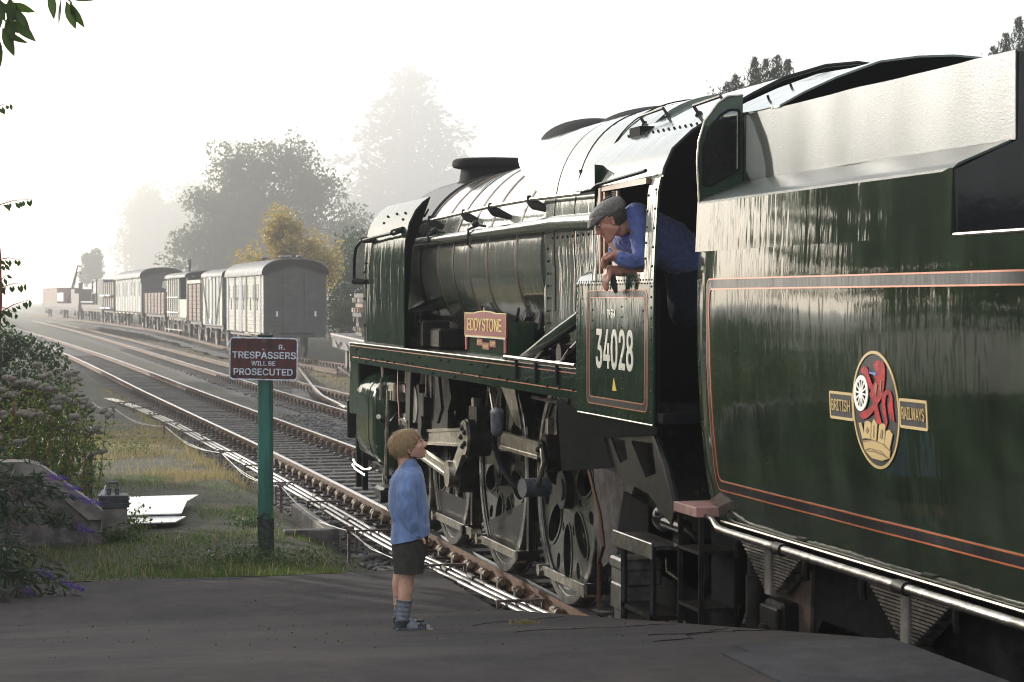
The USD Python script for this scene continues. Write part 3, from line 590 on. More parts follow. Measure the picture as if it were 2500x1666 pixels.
# driving wheels with boxy pierced centres
def driver(name, y, r, weight=None, rot=0., small=False):
    w = P(name, front_disc(y, r, rot, small), 'wheel_green', 30)
    part(w, 'tyre', revolve([(r, 4.625), (r - .008, 4.618), (r - .075, 4.618), (r - .08, 4.63), (r - .08, 4.75), (r, 4.75)], (0, y, r), 'x', 64, True), 'steel_tyre', 40)
    part(w, 'flange', revolve([(r - .08, 4.752), (r + .028, 4.752), (r + .028, 4.775), (r - .08, 4.785)], (0, y, r), 'x', 64, True), 'steel_tyre', 40)
    part(w, 'hub', J(cyl((4.58, y, r), (4.70, y, r), .16 if not small else .09, 24), cyl((4.57, y, r), (4.59, y, r), .09 if not small else .05, 18)), 'black_oily', 40)
    if weight is not None:
        a0, a1 = weight; A = np.linspace(rad(a0), rad(a1), 18); rr = r - .085
        pg = Polygon([(y + rr * math.cos(a), r + rr * math.sin(a)) for a in A]).buffer(-.004)
        part(w, 'balance_weight', side(pg, 4.632, .03), 'black_oily', 30)
    return w
def front_disc(y, r, rot, small):
    disc = Point(0, 0).buffer(r - .078, 40); holes = []
    n = 7 if not small else 8
    if small:
        for i in range(n): holes.append(affinity.translate(affinity.rotate(affinity.scale(Point(0, 0).buffer(1), .085, .04), 360 / n * i + rot), .25 * math.cos(rad(360 / n * i + rot)), .25 * math.sin(rad(360 / n * i + rot))))
    else:
        for i in range(n):
            a = 360 / n * i + rot
            holes.append(affinity.translate(affinity.rotate(affinity.scale(Point(0, 0).buffer(1, 12), .235, .115), a), .52 * math.cos(rad(a)), .52 * math.sin(rad(a))))
            a2 = a + 180 / n
            holes.append(affinity.translate(affinity.rotate(affinity.scale(Point(0, 0).buffer(1, 10), .075, .05), a2), .70 * math.cos(rad(a2)), .70 * math.sin(rad(a2))))
            holes.append(affinity.translate(affinity.rotate(affinity.scale(Point(0, 0).buffer(1, 8), .04, .028), a2), .36 * math.cos(rad(a2)), .36 * math.sin(rad(a2))))
    pg = affinity.translate(disc.difference(unary_union(holes)), y, r)
    front_plate = side(pg, 4.645, .035)
    rims = []
    for h in holes:
        if h.area > .03:
            hh = affinity.translate(h, y, r); rims.append(side(hh.buffer(.022).difference(hh), 4.636, .06))
    rims.append(side(affinity.translate(Point(0, 0).buffer(r - .078, 40).difference(Point(0, 0).buffer(r - .12, 40)), y, r), 4.628, .10))
    return J([front_plate] + rims)
YD = (16.93, 19.14, 21.36)
for y, wt, ro in zip(YD, ((-150, -30), (-165, -40), (-150, -30)), (14, 38, 20)): driver('driving_wheel', y, .94, wt if y != YD[0] else None, ro)
for y in (22.85, 24.80): driver('bogie_wheel', y, .47, None, 10, True)
driver('trailing_wheel', 14.3, .535, None, 5, True)
for y in YD:
    P('driving_wheel_far', J(revolve([(.3, 6.08), (.94, 6.08), (.94, 6.2), (.3, 6.2)], (0, y, .94), 'x', 40)), 'black_oily')
    P('axle', cyl((4.7, y, .94), (6.15, y, .94), .1, 14), 'black_oily')
# rods
def rod(name, a, b, x, h0, h1, w, mat='steel_rod', flute=True):
    a, b = np.array(a), np.array(b); d = (b - a) / np.linalg.norm(b - a); n = np.array([-d[1], d[0]])
    pg = Polygon([a + n * h0 / 2, b + n * h1 / 2, b - n * h1 / 2, a - n * h0 / 2]); m = side(pg, x, w)
    rd = P(name, m, mat, 20)
    if flute:
        for sgn in (1, -1):
            q = Polygon([a + d * .12 + n * sgn * h0 / 2, b - d * .12 + n * sgn * h1 / 2, b - d * .12 + n * sgn * (h1 / 2 - .028), a + d * .12 + n * sgn * (h0 / 2 - .028)])
            part(rd, 'edge_rib', side(q, x - .014, .014), mat, 20)
    return rd
cr_rod = rod('coupling_rod', (16.88, 1.24), (21.33, 1.24), 4.47, .15, .15, .05)
co_rod = rod('connecting_rod', (19.09, 1.235), (22.5, 1.03), 4.34, .18, .14, .05)
for y, x, r in ((16.88, 4.44, .15), (21.33, 4.44, .13)):
    e = P('rod_end', J(cyl((x - .02, y, 1.24), (x + .11, y, 1.24), r, 28), cyl((x - .05, y, 1.24), (x, y, 1.24), r * .72, 24)), 'black_oily', 40)
    for k in range(4): part(e, 'nut', ell((x - .055, y + .06 * math.cos(k * 1.57 + .5), 1.24 + .06 * math.sin(k * 1.57 + .5)), (.02, .024, .024), 1), 'black_paint', True)
    part(e, 'oil_cup', box(x, x + .06, y - .035, y + .035, 1.24 + r, 1.24 + r + .14, .008), 'steel_rod')
be = P('big_end', J(cyl((4.27, 19.09, 1.235), (4.48, 19.09, 1.235), .175, 32), side(rrect(18.93, 19.25, 1.235, 1.52, .03), 4.33, .10)), 'black_oily', 40)
part(be, 'end_plate', cyl((4.245, 19.09, 1.235), (4.272, 19.09, 1.235), .16, 32), 'steel_rod')
for k in range(5): part(be, 'nut', ell((4.238, 19.09 + .085 * math.cos(k * 1.257), 1.235 + .085 * math.sin(k * 1.257)), (.022, .026, .026), 1), 'black_paint', True)
part(be, 'oil_cup', box(4.34, 4.42, 19.12, 19.2, 1.51, 1.60, .01), 'steel_rod')
ra = np.array([19.12, 1.20]); rb = np.array([19.62, .86])
P('return_crank', J(side(LineString([ra, rb]).buffer(.075), 4.25, .045), cyl((4.20, *rb), (4.36, *rb), .125, 24)), 'steel_rod', 40)
P('eccentric_boss', cyl((4.285, 19.55, .86), (4.44, 19.55, .86), .17, 28), 'black_oily', 40)
rod('eccentric_rod', (19.62, .86), (21.75, 1.0), 4.24, .11, .085, .04)
P('expansion_link', side(unary_union([LineString([(21.4, 1.55), (21.28, 1.25), (21.4, .95)]).buffer(.085), sbox(21.1, 1.32, 21.45, 1.55)]), 4.28, .09), 'black_oily')
P('expansion_link', side(Polygon([(20.15, 1.55), (20.3, 1.75), (21.6, 1.75), (21.75, 1.5), (21.35, 1.42), (21.3, 1.08), (20.35, 1.08), (20.3, 1.42)]), 4.36, .06), 'black_oily')
P('radius_bar', box(4.33, 4.39, 21.5, 23.2, 1.50, 1.585, .008), 'steel_rod')
P('valve_guide', box(4.25, 4.42, 22.55, 22.95, 1.40, 1.60, .012), 'steel_rod'); P('link_disc', cyl((4.34, 21.55, 1.42), (4.27, 21.55, 1.42), .19, 24), 'steel_tyre')
P('motion_bracket', side(Polygon([(21.55, 1.77), (21.75, 1.77), (21.85, 1.25), (21.62, 1.25)]), 4.24, .03), 'black_oily'); P('motion_bracket', side(Polygon([(20.2, 1.77), (20.35, 1.77), (20.25, 1.3), (20.05, 1.45)]), 4.24, .03), 'black_oily'); P('cross_stretcher', box(4.3, 4.9, 21.9, 22.0, .9, 1.9), 'black_oily')
P('slide_bar', box(4.38, 4.55, 21.9, 23.2, 1.20, 1.27, .008), 'steel_rod'); P('crosshead', J(box(4.33, 4.58, 22.3, 22.75, .88, 1.22, .02)), 'steel_rod')
P('union_link', tube([(4.22, 22.70, 1.52), (4.22, 22.78, .95), (4.22, 22.82, .60)], [.022, .022, .03], 8), 'steel_rod')
P('lifting_link', J(*[tube([(4.3, y, 1.78), (4.3, y + .05, 1.52)], .016, 6) for y in (20.5, 20.75, 21.0, 21.9, 22.05)]), 'steel_rod')
P('oil_pipe', tube([(4.30, 22.55, 1.77), (4.28, 22.45, 1.5), (4.28, 22.35, 1.2)], .009, 5), 'red_pipe'); P('oil_pipe', tube([(4.30, 22.2, 1.77), (4.28, 22.0, 1.5), (4.28, 21.95, 1.2)], .009, 5), 'red_pipe')
P('drain_pipe', tube([(4.20, 22.9, 1.77), (4.2, 22.9, 1.66), (4.2, 22.98, 1.6), (4.2, 23.0, 1.4)], .022, 8), 'steel_rod')
# cylinder
cp = [(4.125, .96), (4.125, 1.42), (4.15, 1.53), (4.24, 1.63), (4.42, 1.70), (5.0, 1.70), (5.0, .55), (4.45, .55), (4.27, .66), (4.16, .80)]
cyr = P('cylinder', loft([np.array([(x + (XC - x) * i, y, z) for x, z in cp]) for y, i in ((22.93, .10), (22.99, .05), (23.05, 0.02), (23.12, 0), (24.17, 0), (24.2, .04))]), 'green_paint', 30)
part(cyr, 'rear_cover', J(cyl((4.55, 22.78, 1.02), (4.55, 22.95, 1.02), .33, 36), cyl((4.55, 22.6, 1.02), (4.55, 22.8, 1.02), .12, 20)), 'black_oily', 40)
part(cyr, 'valve_cover', cyl((4.62, 22.8, 1.5), (4.62, 22.96, 1.5), .17, 26), 'black_oily', 40)
part(cyr, 'cladding_band', loft([np.array([(x - .004 if x < 4.5 else x, y, z + (.004 if z > 1.5 else 0)) for x, z in cp]) for y in (23.35, 23.38)]), 'black_paint', 30)
part(cyr, 'drain_cock', tube([(4.2, 22.93, 1.18), (4.14, 22.80, 1.22), (4.10, 22.62, 1.24)], .028, 8), 'steel_rod')
P('guard_iron', J(box(4.24, 4.30, 24.82, 24.90, .30, .92), box(4.28, 4.34, 24.62, 24.69, .28, .90)), 'black_paint')
P('front_step', J(tube([(4.2, 24.8, .62), (4.16, 24.4, .60), (4.2, 24.05, .56), (4.26, 23.9, .58)], .018, 6), tube([(4.2, 24.85, .56), (4.16, 24.4, .54), (4.2, 24.0, .50)], .018, 6)), 'steel_tyre')
P('spring_box', J(box(4.40, 4.6, 23.4, 24.2, .52, .66, .02), box(4.25, 4.45, 23.2, 23.75, .28, .42, .03), cyl((4.2, 23.1, .34), (4.5, 23.1, .34), .07, 12)), 'black_oily')
# lubricator boxes and flexible hose
lb = P('oil_box', J(hull(((4.18, 17.5, 1.54), (.055, .10, .05)), ((4.18, 17.5, 1.40), (.05, .085, .06)))), 'oil_box', 50)
part(lb, 'feed_pipe', tube([(4.18, 17.5, 1.58), (4.17, 17.45, 1.66), (4.15, 17.3, 1.72), (4.14, 17.28, 1.78)], .012, 6), 'steel_rod')
lb2 = P('oil_box', J(cyl((4.25, 16.92, .96), (4.48, 16.98, .96), .078, 14)), 'oil_box', 40)
part(lb2, 'crank_arm', tube([(4.37, 16.95, .96), (4.36, 16.8, 1.02), (4.38, 16.72, 1.18), (4.4, 16.86, 1.30)], .022, 8), 'steel_rod')
hose = [(4.17, 17.55, 1.36), (4.17, 17.55, 1.28), (4.18, 17.48, 1.18), (4.20, 17.38, 1.08), (4.24, 17.22, .98), (4.27, 17.1, .94)]
hf = PchipInterpolator(np.arange(6), np.array(hose)); hp = hf(np.linspace(0, 5, 60))
part(lb, 'flexible_hose', tube(hp, [.019 + .005 * (i % 2) for i in range(60)], 8), 'black_matt', 40)
P('drop_pipe', tube([(4.3, 18.3, 1.77), (4.28, 18.1, 1.6), (4.26, 17.9, 1.45)], .014, 6), 'steel_rod')
P('sand_pipe', tube([(4.30, 15.9, 1.72), (4.30, 16.05, 1.70), (4.33, 16.9, 1.70)], .016, 6), 'steel_rod')
P('hanger_bracket', side(Polygon([(17.9, 1.77), (17.4, 1.77), (17.2, 1.52), (17.15, 1.42), (17.35, 1.45)]), 4.3, .02), 'steel_rod')
# brake gear
for (a, b) in (((21.75, .26), (19.95, .26)), ((19.7, .24), (18.2, .24)), ((17.38, .23), (16.0, .23))):
    P('brake_rod', J(side(LineString([a, b]).buffer(.035, cap_style=2), 4.53, .022), cyl((4.50, a[0], a[1]), (4.6, a[0], a[1]), .05, 12), cyl((4.50, b[0], b[1]), (4.6, b[0], b[1]), .05, 12)), 'steel_rod', 20)
for y in YD:
    P('brake_hanger', J(side(LineString([(y - 1.0, 1.35), (y - 1.03, .9), (y - 1.02, .24)]).buffer(.035), 4.60, .03), side(Point(y, .94).buffer(1.02).difference(Point(y, .94).buffer(.955)).intersection(sbox(y - 1.1, .55, y - .8, .95)), 4.63, .09), cyl((4.5, y - 1.02, .26), (4.7, y - 1.02, .26), .045, 10)), 'black_oily')
# nameplate
npg = unary_union([rrect(17.47, 19.06, 2.165, 2.375, .02), affinity.scale(Point(18.265, 2.33).buffer(1, 24), .6, .062)])
na = P('nameplate', side(npg, 4.25, .014), 'plate_red', 20)
part(na, 'letters', words('EDDYSTONE', .108, 1.30, 4.2495, 18.92, 2.216, .006, False), 'brass_letters', False)
part(na, 'brass_rim', side(ring(npg, .008), 4.246, .01), 'brass_letters', 20)
part(na, 'lower_rim', side(sbox(17.5, 2.155, 19.03, 2.168), 4.247, .01), 'number_cream')
for y0_ in (18.98, 17.49): part(na, 'foot', side(sbox(y0_, 2.04, y0_ + .07, 2.17), 4.25, .012), 'plate_red')
part(na, 'backing_plate', J(side(Polygon([(17.5, 1.99), (17.56, 2.16), (18.95, 2.16), (19.02, 1.99)]), 4.266, .02), box(4.27, 4.5, 17.45, 17.5, 1.99, 2.3)), 'green_paint')
for i, (yy, zz, w) in enumerate([(18.5, 2.115, .22), (18.26, 2.085, .26), (18.0, 2.11, .22)]):
    sc = part(na, 'scroll', side(rrect(yy - w / 2, yy + w / 2, zz - .03, zz + .03, .012), 4.259, .006), 'plate_red')
    part(sc, 'letters', words(['WEST', 'COUNTRY', 'CLASS'][i], .026, w * .78, 4.2585, yy + w * .39, zz - .013, .003), 'brass_letters', False)
# fittings on the running plate
sx = [(24.72, 1.992), (24.72, 2.15), (24.25, 2.36), (23.85, 2.355), (23.3, 2.15), (23.3, 1.992)]
P('sandbox', side(Polygon([(y - 1.0, z) for y, z in sx]), 4.34, .30), 'green_paint', 20)
lp = P('lubricator', J(box(4.34, 4.62, 21.4, 22.3, 2.0, 2.28, .02), box(4.30, 4.5, 22.35, 22.75, 1.995, 2.10, .015), cyl((4.28, 22.5, 2.22), (4.5, 22.5, 2.22), .12, 18), cyl((4.28, 22.2, 2.22), (4.5, 22.2, 2.22), .12, 18), box(4.4, 4.7, 20.9, 21.5, 2.0, 2.2, .02)), 'black_oily')
for i in range(10): part(lp, 'pipe', tube([(4.33 + .02 * (i % 3), 21.45 + i * .09, 2.27), (4.33, 21.45 + i * .09, 2.36), (4.55, 21.5 + i * .09, 2.42 + .03 * (i % 2)), (4.75, 21.6 + i * .05, 2.5)], .012, 5), 'black_paint')
P('steam_pipe_cover', box(4.58, 4.72, 21.86, 22.24, 2.33, 2.58, .012), 'galvanised')
P('steam_pipe', J(*[tube([(4.75, 23.3 - .3 * i, 2.1), (4.6, 23.2 - .3 * i, 2.5), (4.62, 23.0 - .25 * i, 2.75)], .05, 8) for i in range(3)]), 'black_paint')
for (y0, y1, z) in ((19.5, 19.0, 2.32), (18.1, 17.3, 2.30)):
    b = P('injector_clack', obox((4.62, (y0 + y1) / 2, z - .1), (.22, abs(y1 - y0), .34), Rx(-24) @ Ry(14), .015), 'black_paint')
    part(b, 'bright_edge', obox((4.53, (y0 + y1) / 2 + .16, z + .055), (.05, .10, .07), Rx(-24)), 'galvanised')
    part(b, 'stay', tube([(4.5, y0 + .1, z - .12), (4.47, y0 - .2, z + .12)], .012, 6), 'steel_rod')
P('brass_fitting', obox((4.52, 17.05, 2.27), (.08, .12, .06), Rx(-24), .01), 'brass_letters')
P('reversing_rod', tube([(4.28, 17.0, 2.02), (4.24, 16.45, 2.09), (4.22, 15.9, 2.19), (4.2, 14.5, 2.47)], [.035, .05, .055, .055], 12), 'green_paint', 50)
P('reversing_gear', J(box(4.3, 4.7, 16.2, 16.9, 1.99, 2.12, .02), cyl((4.2, 15.6, 2.08), (4.4, 15.6, 2.08), .08, 14), tube([(4.2, 15.45, 2.02), (4.18, 15.2, 2.1), (4.2, 15.0, 2.18), (4.25, 14.8, 2.19)], .03, 8), tube([(4.16, 15.5, 2.02), (4.15, 15.3, 2.03), (4.14, 15.05, 2.12)], .022, 8), cyl((4.3, 16.1, 2.15), (4.3, 15.8, 2.2), .05, 10)), 'black_oily', 40)
P('bracket_rod', tube([(4.3, 17.3, 2.0), (4.24, 16.5, 2.0), (4.22, 15.9, 2.18)], .018, 6), 'steel_rod')
# ------------------------------------------------------------------ cab
XS = 4.07
cs = P('cab_side', side(Polygon([(12.84, 1.70), (14.6, 1.70), (14.62, 1.78), (14.64, 2.0), (14.64, 2.60), (12.84, 2.60)]), XS, .014), 'green_paint', 20)
pr_ = [(4.07, 2.60), (4.085, 2.9), (4.10, 3.17), (4.13, 3.31), (4.185, 3.43), (4.31, 3.545), (4.51, 3.672), (4.72, 3.79), (4.92, 3.89), (5.20, 3.975), (5.42, 4.0)]
def prof_x(z): return float(np.interp(z, [p[1] for p in pr_], [p[0] for p in pr_]))
def cab_sheet(zs, y0, y1, th=.014):
    return thick(np.array([[(prof_x(z), y, z) for z in zs] for y in ((y0, y1) if not callable(y1) else (y0, None))]), (th, 0, 0))
part(cs, 'rear_pillar', cab_sheet(np.linspace(2.60, 3.27, 8), 12.84, 13.05), 'wet_green', 40)
part(cs, 'front_pillar', cab_sheet(np.linspace(2.66, 3.27, 8), 14.12, 14.24), 'wet_green', 40)
part(cs, 'window_sill', cab_sheet(np.linspace(2.60, 2.665, 3), 13.05, 14.24), 'wet_green', 40)
part(cs, 'front_shelf', thick(np.array([[(4.07, 14.64, 2.60), (4.11, 14.64, 2.66), (4.22, 14.64, 2.72), (4.45, 14.66, 2.77)], [(4.07, 14.2, 2.60), (4.11, 14.2, 2.66), (4.22, 14.2, 2.72), (4.45, 14.2, 2.77)]]), (.01, 0, -.012)), 'wet_green', 50)
roofpts = [(prof_x(z), z) for z in (3.27, 3.31, 3.37, 3.43)] + pr_[5:]
roofpts = roofpts + [(2 * XC - x, z) for x, z in roofpts[-2::-1]]
rf = P('cab_roof', thick(np.array([[(x, y, z) for x, z in roofpts] for y in (12.80, 13.6, 14.3, 14.85)]), (0, 0, -.014)), 'wet_green', 50)
part(rf, 'roof_lining', thick(np.array([[(XC + (x - XC) * .985, y, z - .03) for x, z in roofpts] for y in (12.83, 14.8)]), (0, 0, -.006)), 'black_matt', 50)
part(rf, 'gutter', tube([(x, 12.80, z) for x, z in roofpts], .012, 6), 'black_paint')
for (y0, x0) in ((14.9, 4.66), (13.4, 4.56)):
    z0 = float(np.interp(x0, [p[0] for p in pr_], [p[1] for p in pr_])); n = np.array([-.55, 0, .83])
    c = np.array([x0, y0, z0]); u = np.array([0.62, 0, .42]) * 0 + np.array([.06, -.36, .03])
    part(rf, 'grab_handle', J(tube([c, c + n * .07, c + n * .07 + u, c + u], .012, 6), ell(c, .028, 1), ell(c + u, .028, 1)), 'black_paint', 40)
for i in range(14):
    yy = 12.95 + .135 * i; zz = 3.60 + .004 * i; xx = float(np.interp(zz, [p[1] for p in pr_], [p[0] for p in pr_])); part(rf, 'rivet', ell((xx - .004, yy, zz + .004), .009, 1), 'black_paint', True)
P('cab_front', thick(np.array([[(4.09, 14.24, z), (4.46, 14.62, z)] for z in (2.72, 3.1, 3.42)]), (.004, .01, 0)), 'green_paint', 30)
P('cab_far_side', box(2 * XC - XS - .014, 2 * XC - XS, 12.84, 14.64, 1.7, 3.35), 'black_matt')
P('cab_floor', box(4.09, 6.75, 12.7, 14.6, 1.72, 1.78), 'black_matt')
P('backhead', box(4.45, 6.4, 14.35, 14.6, 1.75, 3.7), 'dark_inside')
P('cab_inside_lining', box(4.10, 4.12, 12.86, 14.5, 1.75, 2.58), 'dark_inside')
# window
wf = P('cab_window', J(box(4.088, 4.12, 13.05, 14.12, 3.225, 3.262), box(4.082, 4.12, 14.07, 14.12, 2.665, 3.25), box(4.092, 4.12, 14.0, 14.03, 2.68, 3.22), box(4.11, 4.13, 13.76, 13.79, 2.68, 3.22)), 'wood_frame')
part(wf, 'pane', box(4.118, 4.121, 13.79, 14.0, 2.68, 3.22), 'window_glass')
part(wf, 'rain_strip', tube([(4.075, 14.26, 3.245), (4.07, 14.1, 3.272), (4.07, 13.1, 3.30), (4.07, 13.0, 3.305)], .012, 6), 'black_paint')
part(wf, 'far_window', box(6.70, 6.72, 13.3, 14.0, 2.9, 3.2), 'window_glass')
# lining, number, marks and rivets on the cab side
oc = rrect(12.955, 14.36, 1.775, 2.555, .06); ic = rrect(13.015, 14.295, 1.822, 2.508, .045)
part(cs, 'lining_outer', side(ring(oc, .007), XS - .0025, .003), 'lining_orange'); part(cs, 'lining_band', side(oc.buffer(-.007).difference(ic), XS - .0015, .002), 'lining_black'); part(cs, 'lining_inner', side(ring(ic, .007), XS - .0025, .003), 'lining_orange')
part(cs, 'running_number', words('34028', .25, .86, XS - .001, 14.12, 2.035, .003), 'number_cream', False)
part(cs, 'power_class', words('7P 5FA', .052, .19, XS - .001, 13.85, 2.37, .003), 'number_cream', False)
part(cs, 'route_mark', side(Polygon([(13.735, 1.885), (13.64, 1.885), (13.70, 1.97)]), XS - .003, .003), 'yellow_mark')
part(cs, 'lower_seam', tube([(XS - .002, 14.58, 1.702), (XS - .002, 12.84, 1.702)], .006, 6), 'steel_rod')
rv = []
for i in range(30): rv.append((12.87 + i * .06, 2.615, .006))
for i in range(30): rv.append((12.90 + i * .06, 2.592, .005))
for i in range(13): rv += [(12.88, 1.78 + i * .066, .007), (14.61, 2.02 + i * .047, .006), (14.48, 1.75 + i * .062, .005)]
for i in range(9): rv += [(14.21, 1.86 + i * .07, .007), (13.05, 1.86 + i * .07, .007), (13.52, 1.9 + i * .068, .006)]
for i in range(14): rv.append((12.92 + i * .125, 1.735, .006))
for i in range(5): rv += [(13.03 + .0 * i, 2.75 + i * .1, .008), (12.88, 2.7 + i * .12, .008)]
for yy, zz, r in rv: part(cs, 'rivet', ell((prof_x(zz) - .002 if zz > 2.6 else XS - .002, yy, zz), (r * .7, r * 1.1, r * 1.1), 1), 'green_paint', True)
# below the cab
P('lower_side_sheet', side(Polygon([(14.6, 1.69), (15.28, 1.77), (15.26, 1.72), (15.14, 1.24), (13.85, 1.36), (14.05, 1.55), (12.86, 1.64), (12.84, 1.69)]), 4.10, .012), 'black_paint', 20)
P('ashpan', side(Polygon([(15.72, 1.22), (14.62, 1.22), (14.9, .98), (15.15, .6), (15.5, .48), (15.75, .75)]), 4.52, .5), 'pier_stone', 20)
br = Polygon([(14.10, 1.60), (12.95, 1.63), (12.78, 1.48), (12.52, 1.26), (12.63, 1.10), (13.1, 1.25), (13.36, 1.27), (13.62, 1.27), (13.83, 1.36)])
br = br.difference(Polygon([(13.45, 1.56), (13.02, 1.57), (12.95, 1.40), (13.15, 1.36)]).buffer(.01)).difference(Polygon([(13.95, 1.56), (13.62, 1.56), (13.55, 1.44), (13.72, 1.40)]))
P('step_bracket', side(br, 4.12, .014), 'black_oily', 20)
P('step_stay', tube([(4.13, 12.97, 1.62), (4.13, 12.75, 1.45), (4.12, 12.5, 1.18)], .03, 8), 'black_oily')
P('copper_drain', tube([(4.4, 15.5, 1.65), (4.4, 15.45, 1.2), (4.38, 15.1, .92), (4.38, 15.0, .7), (4.4, 15.2, .55), (4.4, 15.2, .2)], .015, 8), 'copper_pipe')
st = P('cab_step', J(box(4.12, 4.34, 12.99, 13.85, .90, .925), box(4.105, 4.125, 12.99, 13.85, .84, .945, .006)), 'steel_tyre')
part(st, 'side_plate', J(box(4.12, 4.14, 12.99, 13.06, .22, .92), box(4.12, 4.14, 13.62, 13.70, .22, .9)), 'black_paint')
part(st, 'lower_tread', box(4.12, 4.34, 13.0, 13.7, .45, .48), 'black_oily')
P('injector', J(cyl((4.3, 13.4, 1.05), (4.3, 12.9, 1.05), .05, 12), ell((4.32, 13.35, 1.07), (.09, .12, .10), 2), tube([(4.3, 12.9, 1.05), (4.3, 12.6, 1.0), (4.32, 12.5, .8), (4.3, 12.6, .6)], .025, 8), tube([(4.28, 13.2, .9), (4.26, 13.1, .75), (4.3, 12.9, .7)], .02, 8), cyl((4.3, 12.85, .98), (4.22, 12.85, .98), .05, 12)), 'black_paint', 40)
sb2 = P('trailing_sandbox', J(box(4.14, 4.36, 13.72, 14.02, .40, .58, .012), box(4.14, 4.40, 13.68, 14.0, .58, .70, .012), box(4.12, 4.4, 13.66, 13.98, .68, .76, .015), box(4.16, 4.36, 13.74, 14.0, .2, .40, .01)), 'galvanised')
P('truck_frame', side(Polygon([(12.9, .35), (12.9, .95), (14.9, 1.1), (15.1, .7), (14.8, .4)]), 4.5, .04), 'black_matt')
P('drag_box', box(4.5, 6.3, 12.6, 14.3, .6, 1.7), 'dark_inside')
# ------------------------------------------------------------------ the tender
te = thing('locomotive_tender', 'high sided green tender with an oval lion crest coupled behind the locomotive cab', 'tender', (XC, 9, 0))
T_ = lambda n, m, mat, s=35, **k: part(te, n, m, mat, s, **k)
tp = [(4.165, 1.215), (4.145, 1.32), (4.115, 1.5), (4.085, 1.8), (4.068, 2.1), (4.062, 2.4), (4.064, 2.62), (4.072, 2.77)]
def tx(z): return float(np.interp(z, [p[1] for p in tp], [p[0] for p in tp]))
yw = np.concatenate([np.arange(5.2, 11.3, .25), [11.4, 11.6, 11.75, 11.86, 11.95, 12.04, 12.10, 12.125]])
def bow(y): return .0 if y < 11.3 else .055 * ((y - 11.3) / .82) ** 3
def wave(y, z): return .0035 * math.sin(y * 2.3 + 1.1) * math.sin((z - 1.2) * 2) + .002 * math.sin(y * 5.1)
zs = np.linspace(1.215, 2.77, 18)
sd = T_('side_sheet', thick(np.array([[(tx(z) + bow(y) + wave(y, z), y, z) for z in zs] for y in yw]), (.02, 0, 0)), 'green_tender', 50)
zs2 = [2.77, 2.86, 2.95, 3.03, 3.062]
up_ = T_('upper_side_sheet', thick(np.array([[(4.074 + .012 * (z - 2.77) / .3 + wave(y, z) + (.006 if 9.6 < y < 9.7 else 0), y, z) for z in zs2] for y in [8.6, 9.1, 9.6, 9.65, 9.7, 10.5, 11.2, 12.03]]), (.02, 0, 0)), 'green_tender', 50)
T_('sloping_deck', thick(np.array([[(4.084, y, 3.062), (4.11, y, 3.085), (4.36, y, 3.19)] for y in (8.6, 9.5, 10.5, 11.2, 12.0)]), (.0, 0, -.012)), 'dewy_green', 40)
upn = np.linspace(8.57, 11.99, 40)
T_('top_panel', thick(np.array([[(4.36 + .007 * math.sin(y * 4.2 + z * 1.5) * (1 + .5 * math.sin(y * 1.3)) + .004 * math.sin(y * 9), y, z) for z in np.linspace(3.188, 3.575, 9)] for y in upn]), (.012, 0, 0)), 'dewy_green', 50)
T_('rear_end_plate', front(Polygon([(4.09, 2.775), (4.086, 3.055), (4.37, 3.182), (4.375, 3.57), (6.46, 3.57), (6.46, 3.18), (6.75, 3.06), (6.75, 2.775)]), 8.56, .03), 'black_paint', 20)
T_('filler_dome', J(cyl((5.2, 8.0, 2.77), (5.2, 8.0, 3.05), .3, 24), box(4.6, 6.2, 6.0, 7.0, 2.77, 3.0, .03)), 'black_paint')
T_('tank_top', box(4.09, 6.75, 5.2, 8.6, 2.755, 2.772), 'green_tender', 20)
tk = T_('tank_edge', tube([(4.072, 5.2, 2.77), (4.074, 8.56, 2.77)], .010, 8), 'steel_rod')
T_('tank', box(4.25, 6.6, 5.25, 11.85, 1.25, 2.75), 'dark_inside'); T_('bunker', box(4.42, 6.42, 8.65, 11.3, 2.75, 3.4), 'dark_inside')
T_('far_side', box(6.67, 6.7, 5.2, 11.95, 1.22, 3.06), 'green_tender')
# canopy over the tender front
cpz = [(4.355, 3.585), (4.50, 3.665), (4.70, 3.755), (4.96, 3.85), (5.2, 3.885), (5.42, 3.897)]
cpz += [(2 * XC - x, z) for x, z in cpz[-2::-1]]
ca = T_('canopy', thick(np.array([[(x, y, z + (.02 if y > 12 else 0)) for x, z in cpz] for y in (11.40, 11.8, 12.34)]), (0, 0, -.012)), 'wet_green', 50)
part(ca, 'canopy_lining', thick(np.array([[(XC + (x - XC) * .98, y, z - .025) for x, z in cpz] for y in (11.42, 12.3)]), (0, 0, -.004)), 'black_matt', 50)
for yy, k in ((11.95, 1), (12.1, 2)): part(ca, 'bolt', cyl((cpz[k][0], yy, cpz[k][1] - .0), (cpz[k][0] - .01, yy, cpz[k][1] + .028), .008, 8), 'black_paint')
T_('front_bulkhead', front(Polygon([(4.36, 1.25), (4.36, 3.56), (4.96, 3.8), (5.9, 3.8), (6.46, 3.56), (6.7, 3.0), (6.7, 1.25)]), 11.96, .03), 'black_matt', 20)
